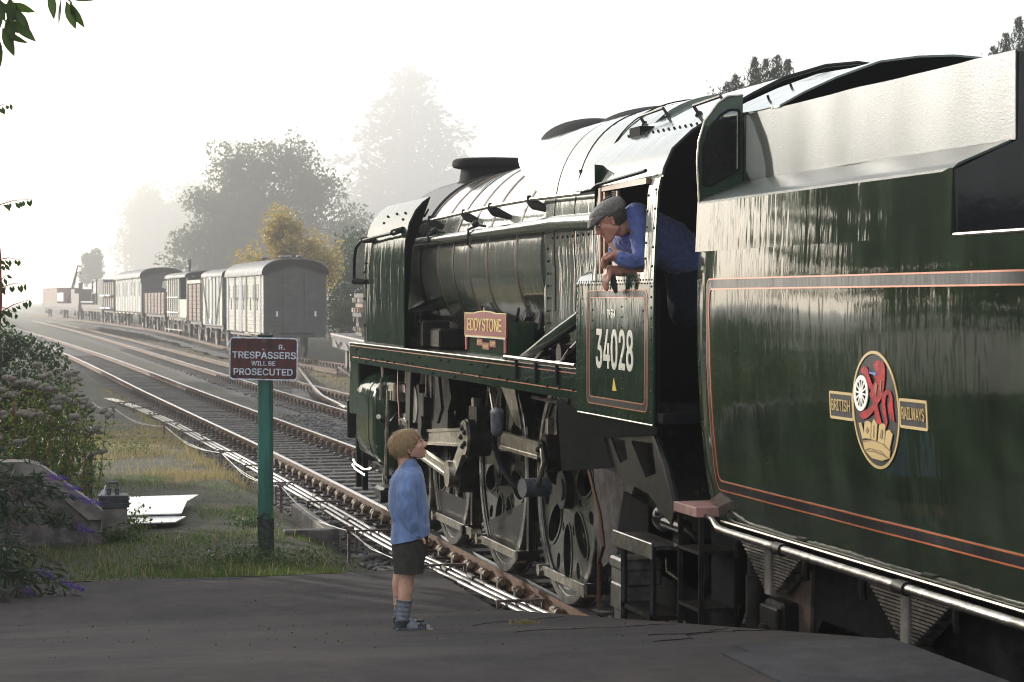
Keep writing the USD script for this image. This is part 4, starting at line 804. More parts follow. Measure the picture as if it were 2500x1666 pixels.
# spectacle plate with its window
sp = Polygon([(4.086, 3.06), (4.075, 3.30), (4.085, 3.42), (4.12, 3.53), (4.20, 3.64), (4.26, 3.68), (4.355, 3.69), (4.355, 3.19)])
hole = Polygon([(4.115, 3.17), (4.115, 3.38), (4.15, 3.48), (4.22, 3.57), (4.27, 3.60), (4.325, 3.60), (4.325, 3.26), (4.15, 3.165)]).buffer(-.004).buffer(.004)
spp = T_('spectacle_plate', front(sp.difference(hole), 12.0, .02), 'green_paint', 20)
part(spp, 'pane', front(hole.buffer(.005), 12.009, .003), 'misty_glass', 20)
part(spp, 'beading', tube([(4.086, 12.0, 3.06), (4.073, 12.0, 3.30), (4.083, 12.0, 3.42), (4.118, 12.0, 3.535), (4.20, 12.0, 3.645), (4.26, 12.0, 3.685), (4.355, 12.0, 3.695)], .008, 6), 'steel_rod')
part(spp, 'window_frame', front(ring(hole.buffer(.012), .012), 11.994, .01), 'black_matt', 20)
# lining
def skinned(m):
    v, f = m; v = v.copy(); v[:, 0] += np.array([tx(z) + bow(y) + wave(y, z) for y, z in v[:, 1:3]]); return v, f
def finely(pg, d):                      # cut into pieces that can follow the curved side
    out = []
    x0, y0, x1, y1 = pg.bounds
    for a in np.arange(x0, x1, .22):
        for b in np.arange(y0, y1, .12):
            q = pg.intersection(sbox(a, b, min(a + .22, x1), min(b + .12, y1)))
            if q.area > 1e-7:
                for gq in getattr(q, 'geoms', [q]):
                    if gq.geom_type == 'Polygon': out.append(side(gq, 0, d))
    return J(out)
oc = rrect(5.3, 11.84, 1.385, 2.612, .07); ic = rrect(5.4, 11.78, 1.44, 2.555, .055)
ln = skinned(finely(ring(oc, .008), .006)); li = skinned(finely(ring(ic, .008), .006)); bk = skinned(finely(oc.buffer(-.008).difference(ic), .003))
part(sd, 'lining_outer', (ln[0] - [.004, 0, 0], ln[1]), 'lining_orange', False); part(sd, 'lining_inner', (li[0] - [.004, 0, 0], li[1]), 'lining_orange', False); part(sd, 'lining_band', (bk[0] - [.002, 0, 0], bk[1]), 'lining_black', False)
for yy, zz in [(11.7, 2.0), (11.3, 2.2), (10.9, 1.6)]: part(sd, 'rivet', ell((tx(zz) - .002, yy, zz), (.004, .007, .007), 1), 'green_tender', True)
# crest: oval ring, lion holding a wheel, crown, two name panels
CR = thing  # the crest is part of the tender
def crest(pg, name, mat, lift, d=.004): m = skinned(side(pg, 0, d)); return part(sd, name, (m[0] - [lift, 0, 0], m[1]), mat, False)
cyy, czz = 9.385, 1.972                   # centre of the crest, y and z
ov = affinity.translate(affinity.scale(Point(0, 0).buffer(1, 32), .265, .278), cyy, czz)
def cu(pts): return Polygon([(cyy - a, czz + b) for a, b in pts])
crest(ring(ov, .014), 'crest_ring', 'crest_tan', .006); crest(ov.buffer(-.014), 'crest_field', 'lining_black', .002)
for s0, s1, t0, h in ((.262, .565, .0, .068), (-.555, -.262, .0, .068)):
    pg = rrect(cyy + s0, cyy + s1, czz - h, czz + h, .014); crest(ring(pg, .013), 'crest_panel', 'crest_tan', .005); crest(pg.buffer(-.013), 'crest_panel_field', 'lining_black', .002)
for txt, y0 in (('BRITISH', cyy + .535), ('RAILWAYS', cyy - .29)):
    v, f = words(txt, .056, .235, 0, y0, czz - .026, .003, False); v[:, 0] += np.array([tx(z) + bow(y) + wave(y, z) for y, z in v[:, 1:3]]) - .004
    part(sd, 'crest_letters', (v, f), 'crest_tan', False)
def em(pts):                                # points measured on the emblem, straightened out
    return Polygon([(cyy - (x - 640 - (y - 795) * 90 / 1240) * .265 / 235, czz - (y - 795) * .278 / 622) for x, y in pts]).buffer(0)
lion = unary_union([em([(620, 350), (640, 385), (622, 450), (642, 480), (600, 560), (580, 640), (605, 700), (628, 722), (600, 765), (555, 800), (490, 840), (478, 880), (520, 908), (565, 890), (612, 835), (632, 795), (642, 860), (660, 940), (712, 935), (692, 860), (672, 785), (662, 735), (702, 660), (720, 560), (726, 420), (718, 330), (702, 283), (655, 268), (612, 290), (600, 330)]),
    em([(505, 340), (478, 385), (488, 412), (518, 430), (545, 500), (572, 560), (605, 610), (628, 560), (592, 500), (562, 420), (552, 370), (528, 342)]),
    em([(752, 970), (735, 880), (712, 780), (704, 680), (713, 605), (745, 566), (787, 578), (808, 650), (812, 740), (834, 895), (800, 872), (772, 800), (768, 720), (784, 655), (765, 612), (742, 642), (737, 720), (752, 820), (768, 905)])])
crest(lion, 'crest_lion', 'crest_red', .007)
crest(unary_union([em([(640, 500), (660, 520), (650, 640), (635, 600)]), em([(690, 470), (700, 480), (696, 600), (686, 580)]), em([(640, 312), (652, 312), (652, 326), (640, 326)])]), 'crest_shade', 'crest_tan_dark', .009)
crest(em([(568, 368), (580, 398), (638, 398), (648, 412), (622, 438), (612, 420), (574, 416)]), 'crest_tongue', 'crest_blue', .009)
wo = em([(493 + 74 * math.cos(t), 632 + 192 * math.sin(t)) for t in np.linspace(0, 6.2, 32)]); wi_ = em([(493 + 54 * math.cos(t), 632 + 146 * math.sin(t)) for t in np.linspace(0, 6.2, 32)])
spokes = [em([(493 + 16 * math.cos(t), 632 + 40 * math.sin(t)) for t in np.linspace(0, 6.2, 14)])]
for k in range(12):
    t = k * math.pi / 6 + .1; spokes.append(LineString([em([(493, 632), (493.1, 632), (493, 632.1)]).bounds[:2], (cyy - (493 + 64 * math.cos(t) - 640 - (632 + 170 * math.sin(t) - 795) * 90 / 1240) * .265 / 235, czz - (632 + 170 * math.sin(t) - 795) * .278 / 622)]).buffer(.0042))
crest(unary_union([wo.difference(wi_)] + spokes), 'crest_wheel', 'crest_white', .009)
crest(unary_union([em([(525, 1140), (620, 1112), (720, 1130), (802, 1195), (792, 1285), (720, 1322), (620, 1312), (545, 1240)])] + [em(q_) for q_ in ([(478, 955), (520, 1120), (548, 1105), (502, 945)], [(540, 935), (532, 1110), (604, 1108), (604, 935), (575, 918)], [(612, 945), (632, 888), (668, 945), (662, 1115), (612, 1108)], [(688, 945), (678, 1118), (742, 1140), (748, 940), (718, 925)], [(757, 1000), (745, 1140), (794, 1190), (820, 1030), (790, 985)])]), 'crest_crown', 'crest_tan', .008)
crest(unary_union([em([(552, 1242), (600, 1215), (710, 1226), (785, 1285), (780, 1278), (710, 1218), (600, 1205), (545, 1236)]), em([(555, 1020), (570, 985), (590, 1020), (572, 1055)]), em([(700, 1080), (712, 985), (730, 1000), (722, 1095)]), em([(634, 960), (640, 960), (642, 1090), (634, 1090)]), em([(528, 1150), (622, 1124), (720, 1142), (798, 1205), (800, 1198), (720, 1132), (622, 1114), (528, 1142)]), em([(560, 1245), (640, 1225), (730, 1245), (775, 1285), (720, 1262), (640, 1240)])]), 'crest_crown_line', 'crest_tan_dark', .010)
# under the tank: pipe, frames, springs, axleboxes, wheels
T_('bottom_edge', box(4.165, 4.3, 5.2, 11.9, 1.195, 1.216), 'black_paint'); T_('edge_strip', tube([(4.155, 5.2, 1.205), (4.155, 11.8, 1.205)], .008, 6), 'steel_rod')
pi = T_('train_pipe', tube([(4.10, 11.93, 1.225), (4.10, 11.8, 1.215), (4.10, 11.7, 1.175), (4.10, 11.55, 1.168), (4.10, 5.2, 1.165)], [.012, .015, .022, .024, .024], 12), 'steel_tyre', 50)
for yy in (10.72, 9.15): part(pi, 'pipe_joint', cyl((4.10, yy - .06, 1.166), (4.10, yy + .06, 1.166), .034, 14), 'black_oily', 40)
T_('outside_frame', side(Polygon([(5.2, 1.2), (12.0, 1.2), (12.0, .55), (11.85, .5), (11.2, .42), (10.9, .75), (10.0, .75), (9.75, .42), (9.2, .42), (8.9, .75), (5.2, .75)]), 4.42, .03), 'black_matt')
T_('axle_guard', side(Polygon([(11.68, 1.1), (11.0, 1.1), (11.05, .45), (11.6, .45)]), 4.40, .02), 'rust_iron')
for yc in (11.37, 9.52, 7.6):
    sg = T_('spring', box(4.30, 4.36, yc - .05, yc + .05, 1.05, 1.12), 'black_oily')
    for i in range(14):
        L = .50 - i * .031; zz = 1.10 - i * .0185
        part(sg, 'leaf', box(4.29, 4.38, yc - L, yc + L, zz - .0065, zz + .0065), 'steel_tyre')
    part(sg, 'buckle', box(4.275, 4.385, yc - .045, yc + .045, .83, 1.115, .006), 'concrete')
    for s_ in (-1, 1): part(sg, 'hanger', J(tube([(4.3, yc + s_ * .54, 1.15), (4.29, yc + s_ * .54, 1.03), (4.3, yc + s_ * .54, .98)], .022, 8)), 'black_oily')
    ab = T_('axlebox', J(box(4.30, 4.48, yc - .17, yc + .12, .58, .80, .02), box(4.27, 4.31, yc + .0 - .16, yc + .11, .60, .77, .01), cyl((4.24, yc, .60), (4.32, yc, .60), .07, 18), loft([np.array([(4.30, yc - .2 - h, z), (4.30, yc + .14 + h, z), (4.5, yc + .14 + h, z), (4.5, yc - .2 - h, z)]) for z, h in ((.40, .12), (.56, .10), (.62, .03))])), 'black_oily', 30)
    part(ab, 'cap', cyl((4.22, yc + .1, .565), (4.30, yc + .1, .565), .055, 20), 'galvanised', 40)
    T_('tender_wheel', J(revolve([(.10, 4.66), (.545, 4.63), (.545, 4.74), (.57, 4.76), (.10, 4.76)], (0, yc, .545), 'x', 40)), 'black_oily', 40)
T_('vacuum_cylinder', J(cyl((4.34, 11.72, .62), (4.34, 11.72, 1.05), .05, 16), cyl((4.34, 11.72, .55), (4.34, 11.72, .9), .06, 16)), 'black_oily', 40)
T_('frame_far', box(6.35, 6.4, 5.2, 12, .5, 1.2), 'black_matt'); T_('underfloor', box(4.5, 6.3, 5.2, 12.0, .75, 1.21), 'dark_inside')
stp = T_('front_step', box(4.04, 4.30, 11.92, 12.34, 1.215, 1.275, .005), 'pink_primer')
part(stp, 'upright', box(4.06, 4.09, 11.915, 11.927, .40, 1.215), 'black_oily'); part(stp, 'upright', box(4.06, 4.09, 12.303, 12.315, .40, 1.215), 'black_oily')
for zz in (.995, .66): part(stp, 'tread', box(4.06, 4.28, 11.93, 12.30, zz, zz + .02), 'black_oily')
part(stp, 'back_plate', box(4.28, 4.30, 11.92, 12.33, .4, 1.21), 'black_matt')
T_('gangway_handrail', tube([(4.25, 12.08, 1.3), (4.25, 12.08, 2.5), (4.25, 12.0, 2.55)], .014, 8), 'black_paint')
T_('water_hose', tube([(4.4, 12.5, .9), (4.36, 12.4, .62), (4.34, 12.3, .5), (4.36, 12.1, .52), (4.4, 12.05, .7)], .018, 8), 'black_oily')
T_('drag_link', tube([(4.4, 12.5, .55), (4.42, 12.75, .30), (4.42, 13.0, .2)], .014, 6), 'galvanised')

# ------------------------------------------------------------------ people: both built in a picture-like frame (u right, v up, w towards the viewer), then set down
def placed_person(base, yaw):
    c, s = math.cos(rad(yaw)), math.sin(rad(yaw))
    U, V, W = np.array([c, -s, 0]), np.array([0, 0, 1.]), np.array([-s, -c, 0])
    B = np.column_stack([U, V, W]); base = np.asarray(base, float)
    return lambda m: xf(m, B, base)
def head_man(s=1., ear=True, nose=1., child=False):
    """A head looking along +u, centre of the skull at the origin, about .225 s tall; returns a Manifold."""
    b = lambda c, r: (np.array(c) * s, np.array(r) * s if np.ndim(r) else r * s)
    m = hull(b((-.012, .030, 0), (.096, .088, .076)), b((.035, .03, 0), (.055, .07, .062)))
    if child: m += hull(b((.064, -.088, 0), .015), b((.054, -.086, .013), .014), b((.054, -.086, -.013), .014), b((.002, -.048, .048), .016), b((.002, -.048, -.048), .016), b((.058, -.018, .036), .030), b((.058, -.018, -.036), .030), b((.068, -.05, 0), .022), b((.05, .0, 0), .05))
    else: m += hull(b((.076, -.105, 0), .020), b((.062, -.100, .018), .018), b((.062, -.100, -.018), .018), b((-.01, -.062, .052), .018), b((-.01, -.062, -.052), .018), b((.06, -.01, .038), .028), b((.06, -.01, -.038), .028), b((.074, -.055, 0), .022))
    m += hull(b((.088, .022, 0), .010), b((.106 + .012 * nose, -.028, 0), .012), b((.094, -.036, .014), .009), b((.094, -.036, -.014), .009))
    for q in (1, -1):
        m += hull(b((.082, .034, q * .016), .011), b((.070, .036, q * .044), .012))
        if ear: m += hull(b((-.010, .008, q * .074), (.014, .020, .010)), b((-.004, -.024, q * .071), (.010, .014, .009))) - hull(b((-.006, -.004, q * .085), (.009, .016, .008)))
        m -= hull(b((.094, .012, q * .031), (.010, .009, .016)))
    dx, dy = (-.006, .010) if child else (0, 0)
    m += hull(b((.088 + dx, -.064 + dy, .0), (.011, .006, .020))) + hull(b((.086 + dx, -.075 + dy, 0), (.012, .007, .017)))
    return m
def turned(m, roll, shift):                # roll in degrees: nose up is positive, about the w axis
    c, s = math.cos(rad(roll)), math.sin(rad(roll))
    return m.transform(np.array([[c, -s, 0, shift[0]], [s, c, 0, shift[1]], [0, 0, 1, shift[2]]]))
# the boy
BY = 12.78; BZ = float(plat_z(np.array(2.52), np.array(BY)))
boy = thing('person', 'small boy in blue shirt, dark shorts and sandals standing on the ramp looking up', 'person', (2.52, BY, BZ))
put = placed_person((2.515, BY, BZ), YAW)
K = 1.215 / 490.0                          # metres per picture unit of the measured outline
def q(x, y, w=0.): return ((x - 1005) * K, (1528 - y) * K, w)
hd = turned(head_man(.92, nose=.35, child=True), 25, q(1000, 1083))
skull_c = np.array(q(1000, 1083))
body = hd + chain([(q(990, 1100), .052), (q(996, 1126), .050), (q(992, 1150), .058)])
body += hull((q(1002, 1168, .075), .045), (q(1002, 1168, -.075), .045), (q(998, 1230, .045), .066), (q(998, 1230, -.045), .066)) + hull((q(998, 1230, .045), .066), (q(998, 1230, -.045), .066), (q(1001, 1310, .05), .072), (q(1001, 1310, -.05), .072))
for s_, kx, ax_, w in ((1, 996, 985, .075), (-1, 978, 976, -.07)):
    body += chain([(q(1002, 1315, w * .8), .062), (q(kx, 1398, w), .045), (q(kx - 2, 1420, w), .047), (q(ax_, 1495, w), .031), (q(ax_, 1508, w), .034)])
    body += hull((q(ax_ + 1, 1514, w), .034), (q(ax_ - 6, 1520, w), .022), (q(ax_ + 30, 1519, w + .006), (.03, .020, .036)), (q(ax_ + 58, 1523, w + .01), (.03, .012, .034)))
    for t in range(5): body += hull((q(ax_ + 62, 1523, w + .036 - .015 * t), .009), (q(ax_ + 73 - abs(t - 1.5) * 2.5, 1524, w + .038 - .015 * t), .0085))
for s_ in (1, -1):
    w = .125 * s_
    body += chain([(q(1002, 1163, .10 * s_), .034), (q(998, 1222, w + .02 * s_), .028), (q(1013, 1268, w + .012 * s_), .022), (q(1021, 1287, w), .024)])
    hx = q(1025, 1300, w - .01 * s_)       # palm slipped into the pocket, thumb outside
    body += hull((q(1022, 1289, w), .022), (hx, (.022, .03, .014)))
    for t in range(4): body += chain([((hx[0] - .016 + .011 * t, hx[1] - .02, hx[2] - .01 * s_), .0085), ((hx[0] - .012 + .012 * t, hx[1] - .045, hx[2] - .02 * s_), .0078), ((hx[0] - .006 + .012 * t, hx[1] - .066 + .004 * abs(t - 1.5), hx[2] - .024 * s_), .0068)])
    body += chain([((hx[0] + .016, hx[1] + .012, hx[2] + .004 * s_), .010), ((hx[0] + .034, hx[1] - .008, hx[2] + .008 * s_), .0085), ((hx[0] + .040, hx[1] - .028, hx[2] + .006 * s_), .0075)])
bp = part(boy, 'body', put(soft(body, .011, 8)), 'skin', True)
for s_ in (1, -1):
    e = turned(hull(((.080, .011, .031 * s_), (.012, .0095, .012))), 25, (0, 0, 0)); v, f = tri(e); v = v * .9 + skull_c
    part(bp, 'eye', put((v, f)), 'eye_white', True)
    e = turned(hull(((.0895, .0115, .032 * s_), (.0045, .0055, .0055))), 25, (0, 0, 0)); v, f = tri(e); part(bp, 'iris', put((v * .9 + skull_c, f)), 'eye_dark', True)
def cap_of_hair(s, roll, c, lift=.011, front=.052, low=-.075, seed=1, rag=.012):
    h = hull((np.array((-.016, .034, 0)) * s, np.array((.098 + lift, .090 + lift, .078 + lift)) * s), (np.array((.03, .042, 0)) * s, np.array((.058 + lift, .066 + lift, .062 + lift)) * s))
    cut = m3.Manifold.cube((.4, .4, .4), True)
    a = cut.rotate((0, 0, 38)).translate(np.array((.225, -.165, 0)) * s * 1.0)       # frees the face
    h = h - a - m3.Manifold.cube((.6, .3, .6), True).translate((0, (low - .15) * s if low < 0 else low, 0)) - m3.Manifold.cube((.11, .10, .6), True).translate(np.array((.045, -.045, 0)) * s)
    v, f = tri(turned(h, roll, c).refine_to_length(.008)); n = meshkit.fbm(v * np.array([34, 20, 60]), 3, seed) - .5
    d = v - np.asarray(c); d /= np.linalg.norm(d, axis=1, keepdims=True) + 1e-9
    return v + d * n[:, None] * rag * 2, f
hv, hf = cap_of_hair(.93, 25, q(1000, 1083), lift=.004, seed=4, low=-.064, rag=.004)
hair_p = part(bp, 'hair', put((hv, hf)), 'boy_hair', True)
g5 = np.random.default_rng(5); hn = np.array(trimesh.Trimesh(hv, hf, process=False).vertex_normals); pick = g5.integers(0, len(hv), 5200); pick = pick[hv[pick][:, 1] > skull_c[1] - .07]
hp_, hnn = hv[pick], hn[pick]; crown = skull_c + np.array([-.045, .11, 0]); flow = hp_ - crown; flow[:, 1] -= .10; flow -= hnn * (flow * hnn).sum(1, keepdims=True); flow /= np.linalg.norm(flow, axis=1, keepdims=True) + 1e-9; flow += g5.normal(size=flow.shape) * .16
sdv = np.cross(flow, hnn); LH = g5.uniform(.018, .045, len(hp_))[:, None]; wd = .0014
hst = np.stack([hp_ - sdv * wd, hp_ + sdv * wd, hp_ + flow * LH * .6 + hnn * .0035 + sdv * wd * .8, hp_ + flow * LH * .6 + hnn * .0035 - sdv * wd * .8, hp_ + flow * LH + hnn * g5.uniform(.000, .006, (len(hp_), 1))], 1)
ii = np.arange(len(hp_))[:, None] * 5; part(hair_p, 'hair_strands', put((hst.reshape(-1, 3), np.concatenate([ii + [0, 1, 2], ii + [0, 2, 3], ii + [3, 2, 4]], 1).reshape(-1, 3))), 'hair_strand', False, kind='stuff')
# shirt: rings of the outline, deepened by folds
def garment(sections, n=40, fold=.006, seed=2, fs=16, capped=False):
    rings = []
    for (xb, xf_, y, hw, sk) in sections:
        cx, dx = (xb + xf_) / 2, (xf_ - xb) / 2 * K; a = np.arange(n) * 2 * np.pi / n
        p = np.array(q(cx, y)) + np.column_stack([np.sign(np.cos(a)) * abs(np.cos(a)) ** .85 * dx, sk * np.cos(a) * K, np.sign(np.sin(a)) * abs(np.sin(a)) ** .9 * hw])
        rings.append(p)
    g = np.array(rings); k = len(g)
    t = np.linspace(0, k - 1, 60); gi = PchipInterpolator(np.arange(k), g, axis=0)(t)
    c = gi.mean(1, keepdims=True); d = gi - c; d[..., 1] = 0; d /= np.linalg.norm(d, axis=-1, keepdims=True) + 1e-9
    nz = meshkit.fbm(gi * np.array([fs, fs * .55, fs]), 3, seed) - .5; gi = gi + d * nz[..., None] * fold * 2
    inner = gi - d * .006
    return loft(list(gi) + list(inner[::-1]), caps=False)
sh = part(boy, 'shirt', put(garment([(980, 1017, 1119, .052, 4), (977, 1022, 1127, .062, 4), (966, 1032, 1141, .115, 2), (957, 1039, 1160, .145, 0), (951, 1043, 1195, .148, 0), (950, 1046, 1230, .145, 0), (955, 1048, 1252, .145, 0), (959, 1048, 1264, .148, 0), (957, 1050, 1280, .160, 8), (955, 1051, 1300, .168, 10), (955, 1051, 1306, .170, 12)], fold=.013, seed=3, fs=20)), 'boy_shirt', True)
part(sh, 'collar', put(garment([(985, 1014, 1112, .052, 4), (981, 1019, 1120, .066, 4), (978, 1023, 1130, .072, 4)], fold=.002)), 'boy_shirt', True)
for s_ in (1, -1):
    sl = chain([(q(1001, 1160, .10 * s_), .062), (q(997, 1190, .142 * s_), .060), (q(997, 1222, .150 * s_), .056), (q(1008, 1258, .142 * s_), .049), (q(1018, 1280, .130 * s_), .040), (q(1021, 1288, .127 * s_), .039)])
    v, f = soft(sl, .012, 6); n = meshkit.fbm(v * [26, 15, 26], 3, 7) - .5; v = v + np.column_stack([n * .022, 0 * n, n * .022])
    part(sh, 'sleeve', put((v, f)), 'boy_shirt', True)
so = part(boy, 'shorts', put(garment([(960, 1046, 1262, .14, 6), (958, 1047, 1285, .152, 6), (958, 1047, 1320, .156, 0), (962, 1044, 1348, .152, 0)], fold=.006, seed=9)), 'boy_shorts', True)
for w, xa, xb, yb in ((.078, 965, 1035, 1386), (-.075, 960, 1022, 1380)):
    v, f = garment([(962, 1044, 1325, .082, 0), (963, 1040, 1355, .08, 0), (xa, xb, yb, .078, 0)], fold=.008, seed=12); v = v + [0, 0, w]
    part(so, 'shorts_leg', put((v, f)), 'boy_shorts', True)
for w, ax_ in ((.075, 985), (-.07, 976)):
    n = []
    for i, t in enumerate(np.linspace(0, 1, 26)):
        c = np.array(q(ax_ + 6 * (1 - t), 1452 + 56 * t, w)); n.append((c, .046 - .010 * t + (.0025 if i % 5 in (0, 1) else 0) + (.004 if i < 2 else 0)))
    part(boy, 'sock', put(tube([c for c, _ in n], [r for _, r in n], 20)), 'grey_sock', 50)
    part(boy, 'sock_foot', put(soft(hull((q(ax_ + 1, 1512, w), .039), (q(ax_ - 7, 1519, w), .026), (q(ax_ + 30, 1518, w + .006), (.033, .023, .040)), (q(ax_ + 60, 1523, w + .01), (.035, .014, .038))), .01, 5)), 'grey_sock', True)
    sd_ = part(boy, 'sandal', put(loft([np.array([(p[0], q(0, 1530 - t)[1], p[1]) for p in affinity.translate(affinity.scale(Point(0, 0).buffer(1, 12), .118, .046), q(ax_ + 30, 0)[0], w + .008).exterior.coords[:-1]]) for t in (0, 4.5)])), 'sandal_leather', 30)
    for x, y, r in ((-8, 1512, .046), (2, 1506, .046)):
        part(sd_, 'ankle_strap', put(revolve([(.041, -.012), (.046, -.012), (.046, .012), (.041, .012)], (0, 0, 0), 'y', 26)) if False else put(xf(revolve([(.043, -.012), (.048, -.010), (.048, .010), (.043, .012)], (0, 0, 0), 'z', 26), Rx(90) @ Ry(0), q(ax_ + 2, 1506 if x > 0 else 1513, w))), 'sandal_leather', 40)
    for x in (44, 56): part(sd_, 'toe_strap', put(tube([q(ax_ + x, 1527, w - .034), q(ax_ + x - 2, 1515, w - .028), q(ax_ + x - 3, 1511, w + .008), q(ax_ + x - 2, 1515, w + .044), q(ax_ + x, 1527, w + .05)], .011, 8)), 'sandal_leather', 50)
    part(sd_, 'buckle', put(ell(q(ax_ + 52, 1511, w + .02), (.02, .012, .02), 1)), 'sandal_leather')

# the driver leaning out of the cab window
man = thing('person', 'man in blue shirt and grey flat cap leaning out of the cab window', 'person', (4.1, 13.9, 2.66))
MX, MY, MZ = 3.81, 13.76, 2.49; DM = MX * math.sin(rad(YAW)) + MY * math.cos(rad(YAW)); KM = DM / FPX
putm = placed_person((0, 0, 0), YAW)
def mq(x, y, w=0.):                        # measured outline of the man, to metres beside the cab side
    R_ = np.array([math.cos(rad(YAW)), -math.sin(rad(YAW)), 0]); F_ = np.array([math.sin(rad(YAW)), math.cos(rad(YAW)), 0])
    p = F_ * (DM - w) + R_ * (x - 1250) * KM; return (p @ R_, 2.49 + (732 - y) * KM, -(p @ F_))
hc = mq(1489, 541, .10)
mir_ = np.array([[-1., 0, 0, 0], [0, 1, 0, 0], [0, 0, 1, 0]])
hm = head_man(1.0, nose=.8).transform(mir_)
def mturn(m): return turned(m, 30, hc)
mb = mturn(hm) + chain([(mq(1512, 556, .08), .062), (mq(1530, 545, .04), .066), (mq(1548, 545, 0), .075)])
mb += hull((mq(1556, 550, .02), .06), (mq(1560, 565, -.14), .07), (mq(1600, 575, -.15), .07)) + hull((mq(1600, 580, -.2), .08), (mq(1680, 620, -.40), .08))
def arm(m, pts): return m + chain(pts)
mb = arm(mb, [(mq(1550, 530, .06), .062), (mq(1560, 590, .12), .052), (mq(1563, 640, .14), .046), (mq(1535, 640, .17), .044), (mq(1509, 630, .20), .031)])
mb = arm(mb, [(mq(1500, 575, -.18), .06), (mq(1545, 655, -.02), .046), (mq(1566, 664, .08), .044), (mq(1520, 662, .13), .042), (mq(1490, 662, .17), .030)])
def hand(m, wrist, knuck, tip, down, side_, sz=1.):
    w_, k_, d_, s_ = map(np.array, (wrist, knuck, down, side_)); d_ = d_ / np.linalg.norm(d_); s_ = s_ / np.linalg.norm(s_)
    m = m + hull((w_, .028 * sz), (k_ + s_ * .030 * sz, .016 * sz), (k_ - s_ * .034 * sz, .015 * sz), (k_ + d_ * .012, .018 * sz))
    f_ = (k_ - w_) / np.linalg.norm(k_ - w_)
    for i, L in enumerate((.9, 1.0, .94, .76)):
        b_ = k_ + s_ * (.030 - .0215 * i) * sz; e1 = b_ + (f_ * .62 + d_ * .55) * .040 * L * sz; e2 = e1 + (f_ * .1 + d_ * 1.0) * .030 * L * sz; e3 = e2 + (-f_ * .3 + d_ * .9) * .022 * L * sz
        m = m + chain([(b_, .0105 * sz), (e1, .0098 * sz), (e2, .009 * sz), (e3, .008 * sz)])
    t0 = w_ + f_ * .035 + s_ * .032 * sz; t1 = t0 + (f_ * .5 + s_ * .5 + d_ * .5) * .035; t2 = t1 + (f_ * .7 + d_ * .5) * .03
    return m + chain([(t0, .014 * sz), (t1, .0115 * sz), (t2, .0095 * sz)])
mb = hand(mb, mq(1503, 629, .20), mq(1479, 628, .205), None, np.array((-.1, -1., -.1)), np.array((.0, .25, 1.)), 1.1)
mb = hand(mb, mq(1488, 660, .17), mq(1479, 672, .18), None, np.array((.12, -1., .0)), np.array((.3, .1, 1.)), 1.15)
mp = part(man, 'body', putm(soft(mb, .011, 7)), 'skin_ruddy', True)
for s_ in (1, -1):
    for nm, c_, r_, mt in (('eye', (.079, .010, .031 * s_), (.011, .007, .012), 'eye_white'), ('iris', (.0895, .009, .032 * s_), (.0045, .0055, .0055), 'eye_dark')):
        part(mp, nm, putm(mturn(hull((c_, r_)).transform(mir_))), mt, True)
hh = hull(((-.020, .020, 0), (.104, .092, .085))) - m3.Manifold.cube((.3, .4, .4), True).translate((.155, 0, 0)) - m3.Manifold.cube((.6, .3, .6), True).translate((0, -.21, 0)) - m3.Manifold.cube((.05, .07, .4), True).translate((0, -.01, 0)) - m3.Manifold.cube((.5, .2, .5), True).translate((0, .16, 0))
v, f = tri(mturn(hh.transform(mir_)).refine_to_length(.01)); n = meshkit.fbm(v * 60, 2, 3) - .5; part(mp, 'hair', putm((v + (v - hc) * n[:, None] * .06, f)), 'man_hair', True)
cp_ = hull(((-.035, .085, 0), (.105, .055, .098)), ((.03, .072, 0), (.09, .05, .09)), ((-.06, .055, 0), (.085, .05, .09))) + hull(((.09, .062, 0), (.05, .022, .075)), ((.135, .032, 0), (.022, .010, .055)), ((.12, .035, .035), (.02, .010, .03)), ((.12, .035, -.035), (.02, .010, .03)), ((.05, .05, 0), (.04, .02, .09)))
cp_ = cp_ - hull(((-.012, .028, 0), (.094, .072, .078)))
v, f = soft(mturn(cp_.transform(mir_)), .01, 6); n = meshkit.fbm(v * 28, 3, 8) - .5; d_ = v - hc; d_ /= np.linalg.norm(d_, axis=1, keepdims=True)
cpp = part(man, 'cap', putm((v + d_ * n[:, None] * .012, f)), 'tweed_cap', True)
part(cpp, 'button', putm(mturn(hull(((-.05, .142, 0), (.035, .006, .03))).transform(mir_))), 'man_hair', True)
def cloth(man_, mat, name, parent, edge=.012, fs=(24, 20, 24), amt=.016, seed=4, it=6):
    v, f = soft(man_, edge, it); t = trimesh.Trimesh(v, f, process=False); n = meshkit.fbm(v * np.array(fs), 3, seed) - .5
    return part(parent, name, putm((v + np.array(t.vertex_normals) * n[:, None] * amt, f)), mat, True)
tor = hull((mq(1545, 545, .05), .085), (mq(1556, 540, -.18), .10), (mq(1530, 590, -.10), .085), (mq(1575, 590, .02), .09)) + hull((mq(1556, 540, -.06), .12), (mq(1580, 580, -.12), .15), (mq(1640, 585, -.30), .15), (mq(1690, 625, -.42), .15))
tor += hull((mq(1520, 600, -.15), .06), (mq(1540, 560, -.18), .09), (mq(1505, 610, -.2), .045))
tor -= chain([(mq(1500, 560, .1), .07), (mq(1532, 548, .04), .071)])
tor += chain([(mq(1550, 528, .05), .083), (mq(1560, 560, .09), .072), (mq(1562, 595, .12), .064), (mq(1564, 634, .14), .060), (mq(1540, 640, .168), .055), (mq(1517, 635, .19), .050), (mq(1511, 632, .195), .048)])
tor += chain([(mq(1530, 590, -.18), .075), (mq(1545, 640, -.05), .058)])
shm = cloth(tor, 'man_shirt', 'shirt', man, fs=(13, 30, 18), amt=.030, it=4)
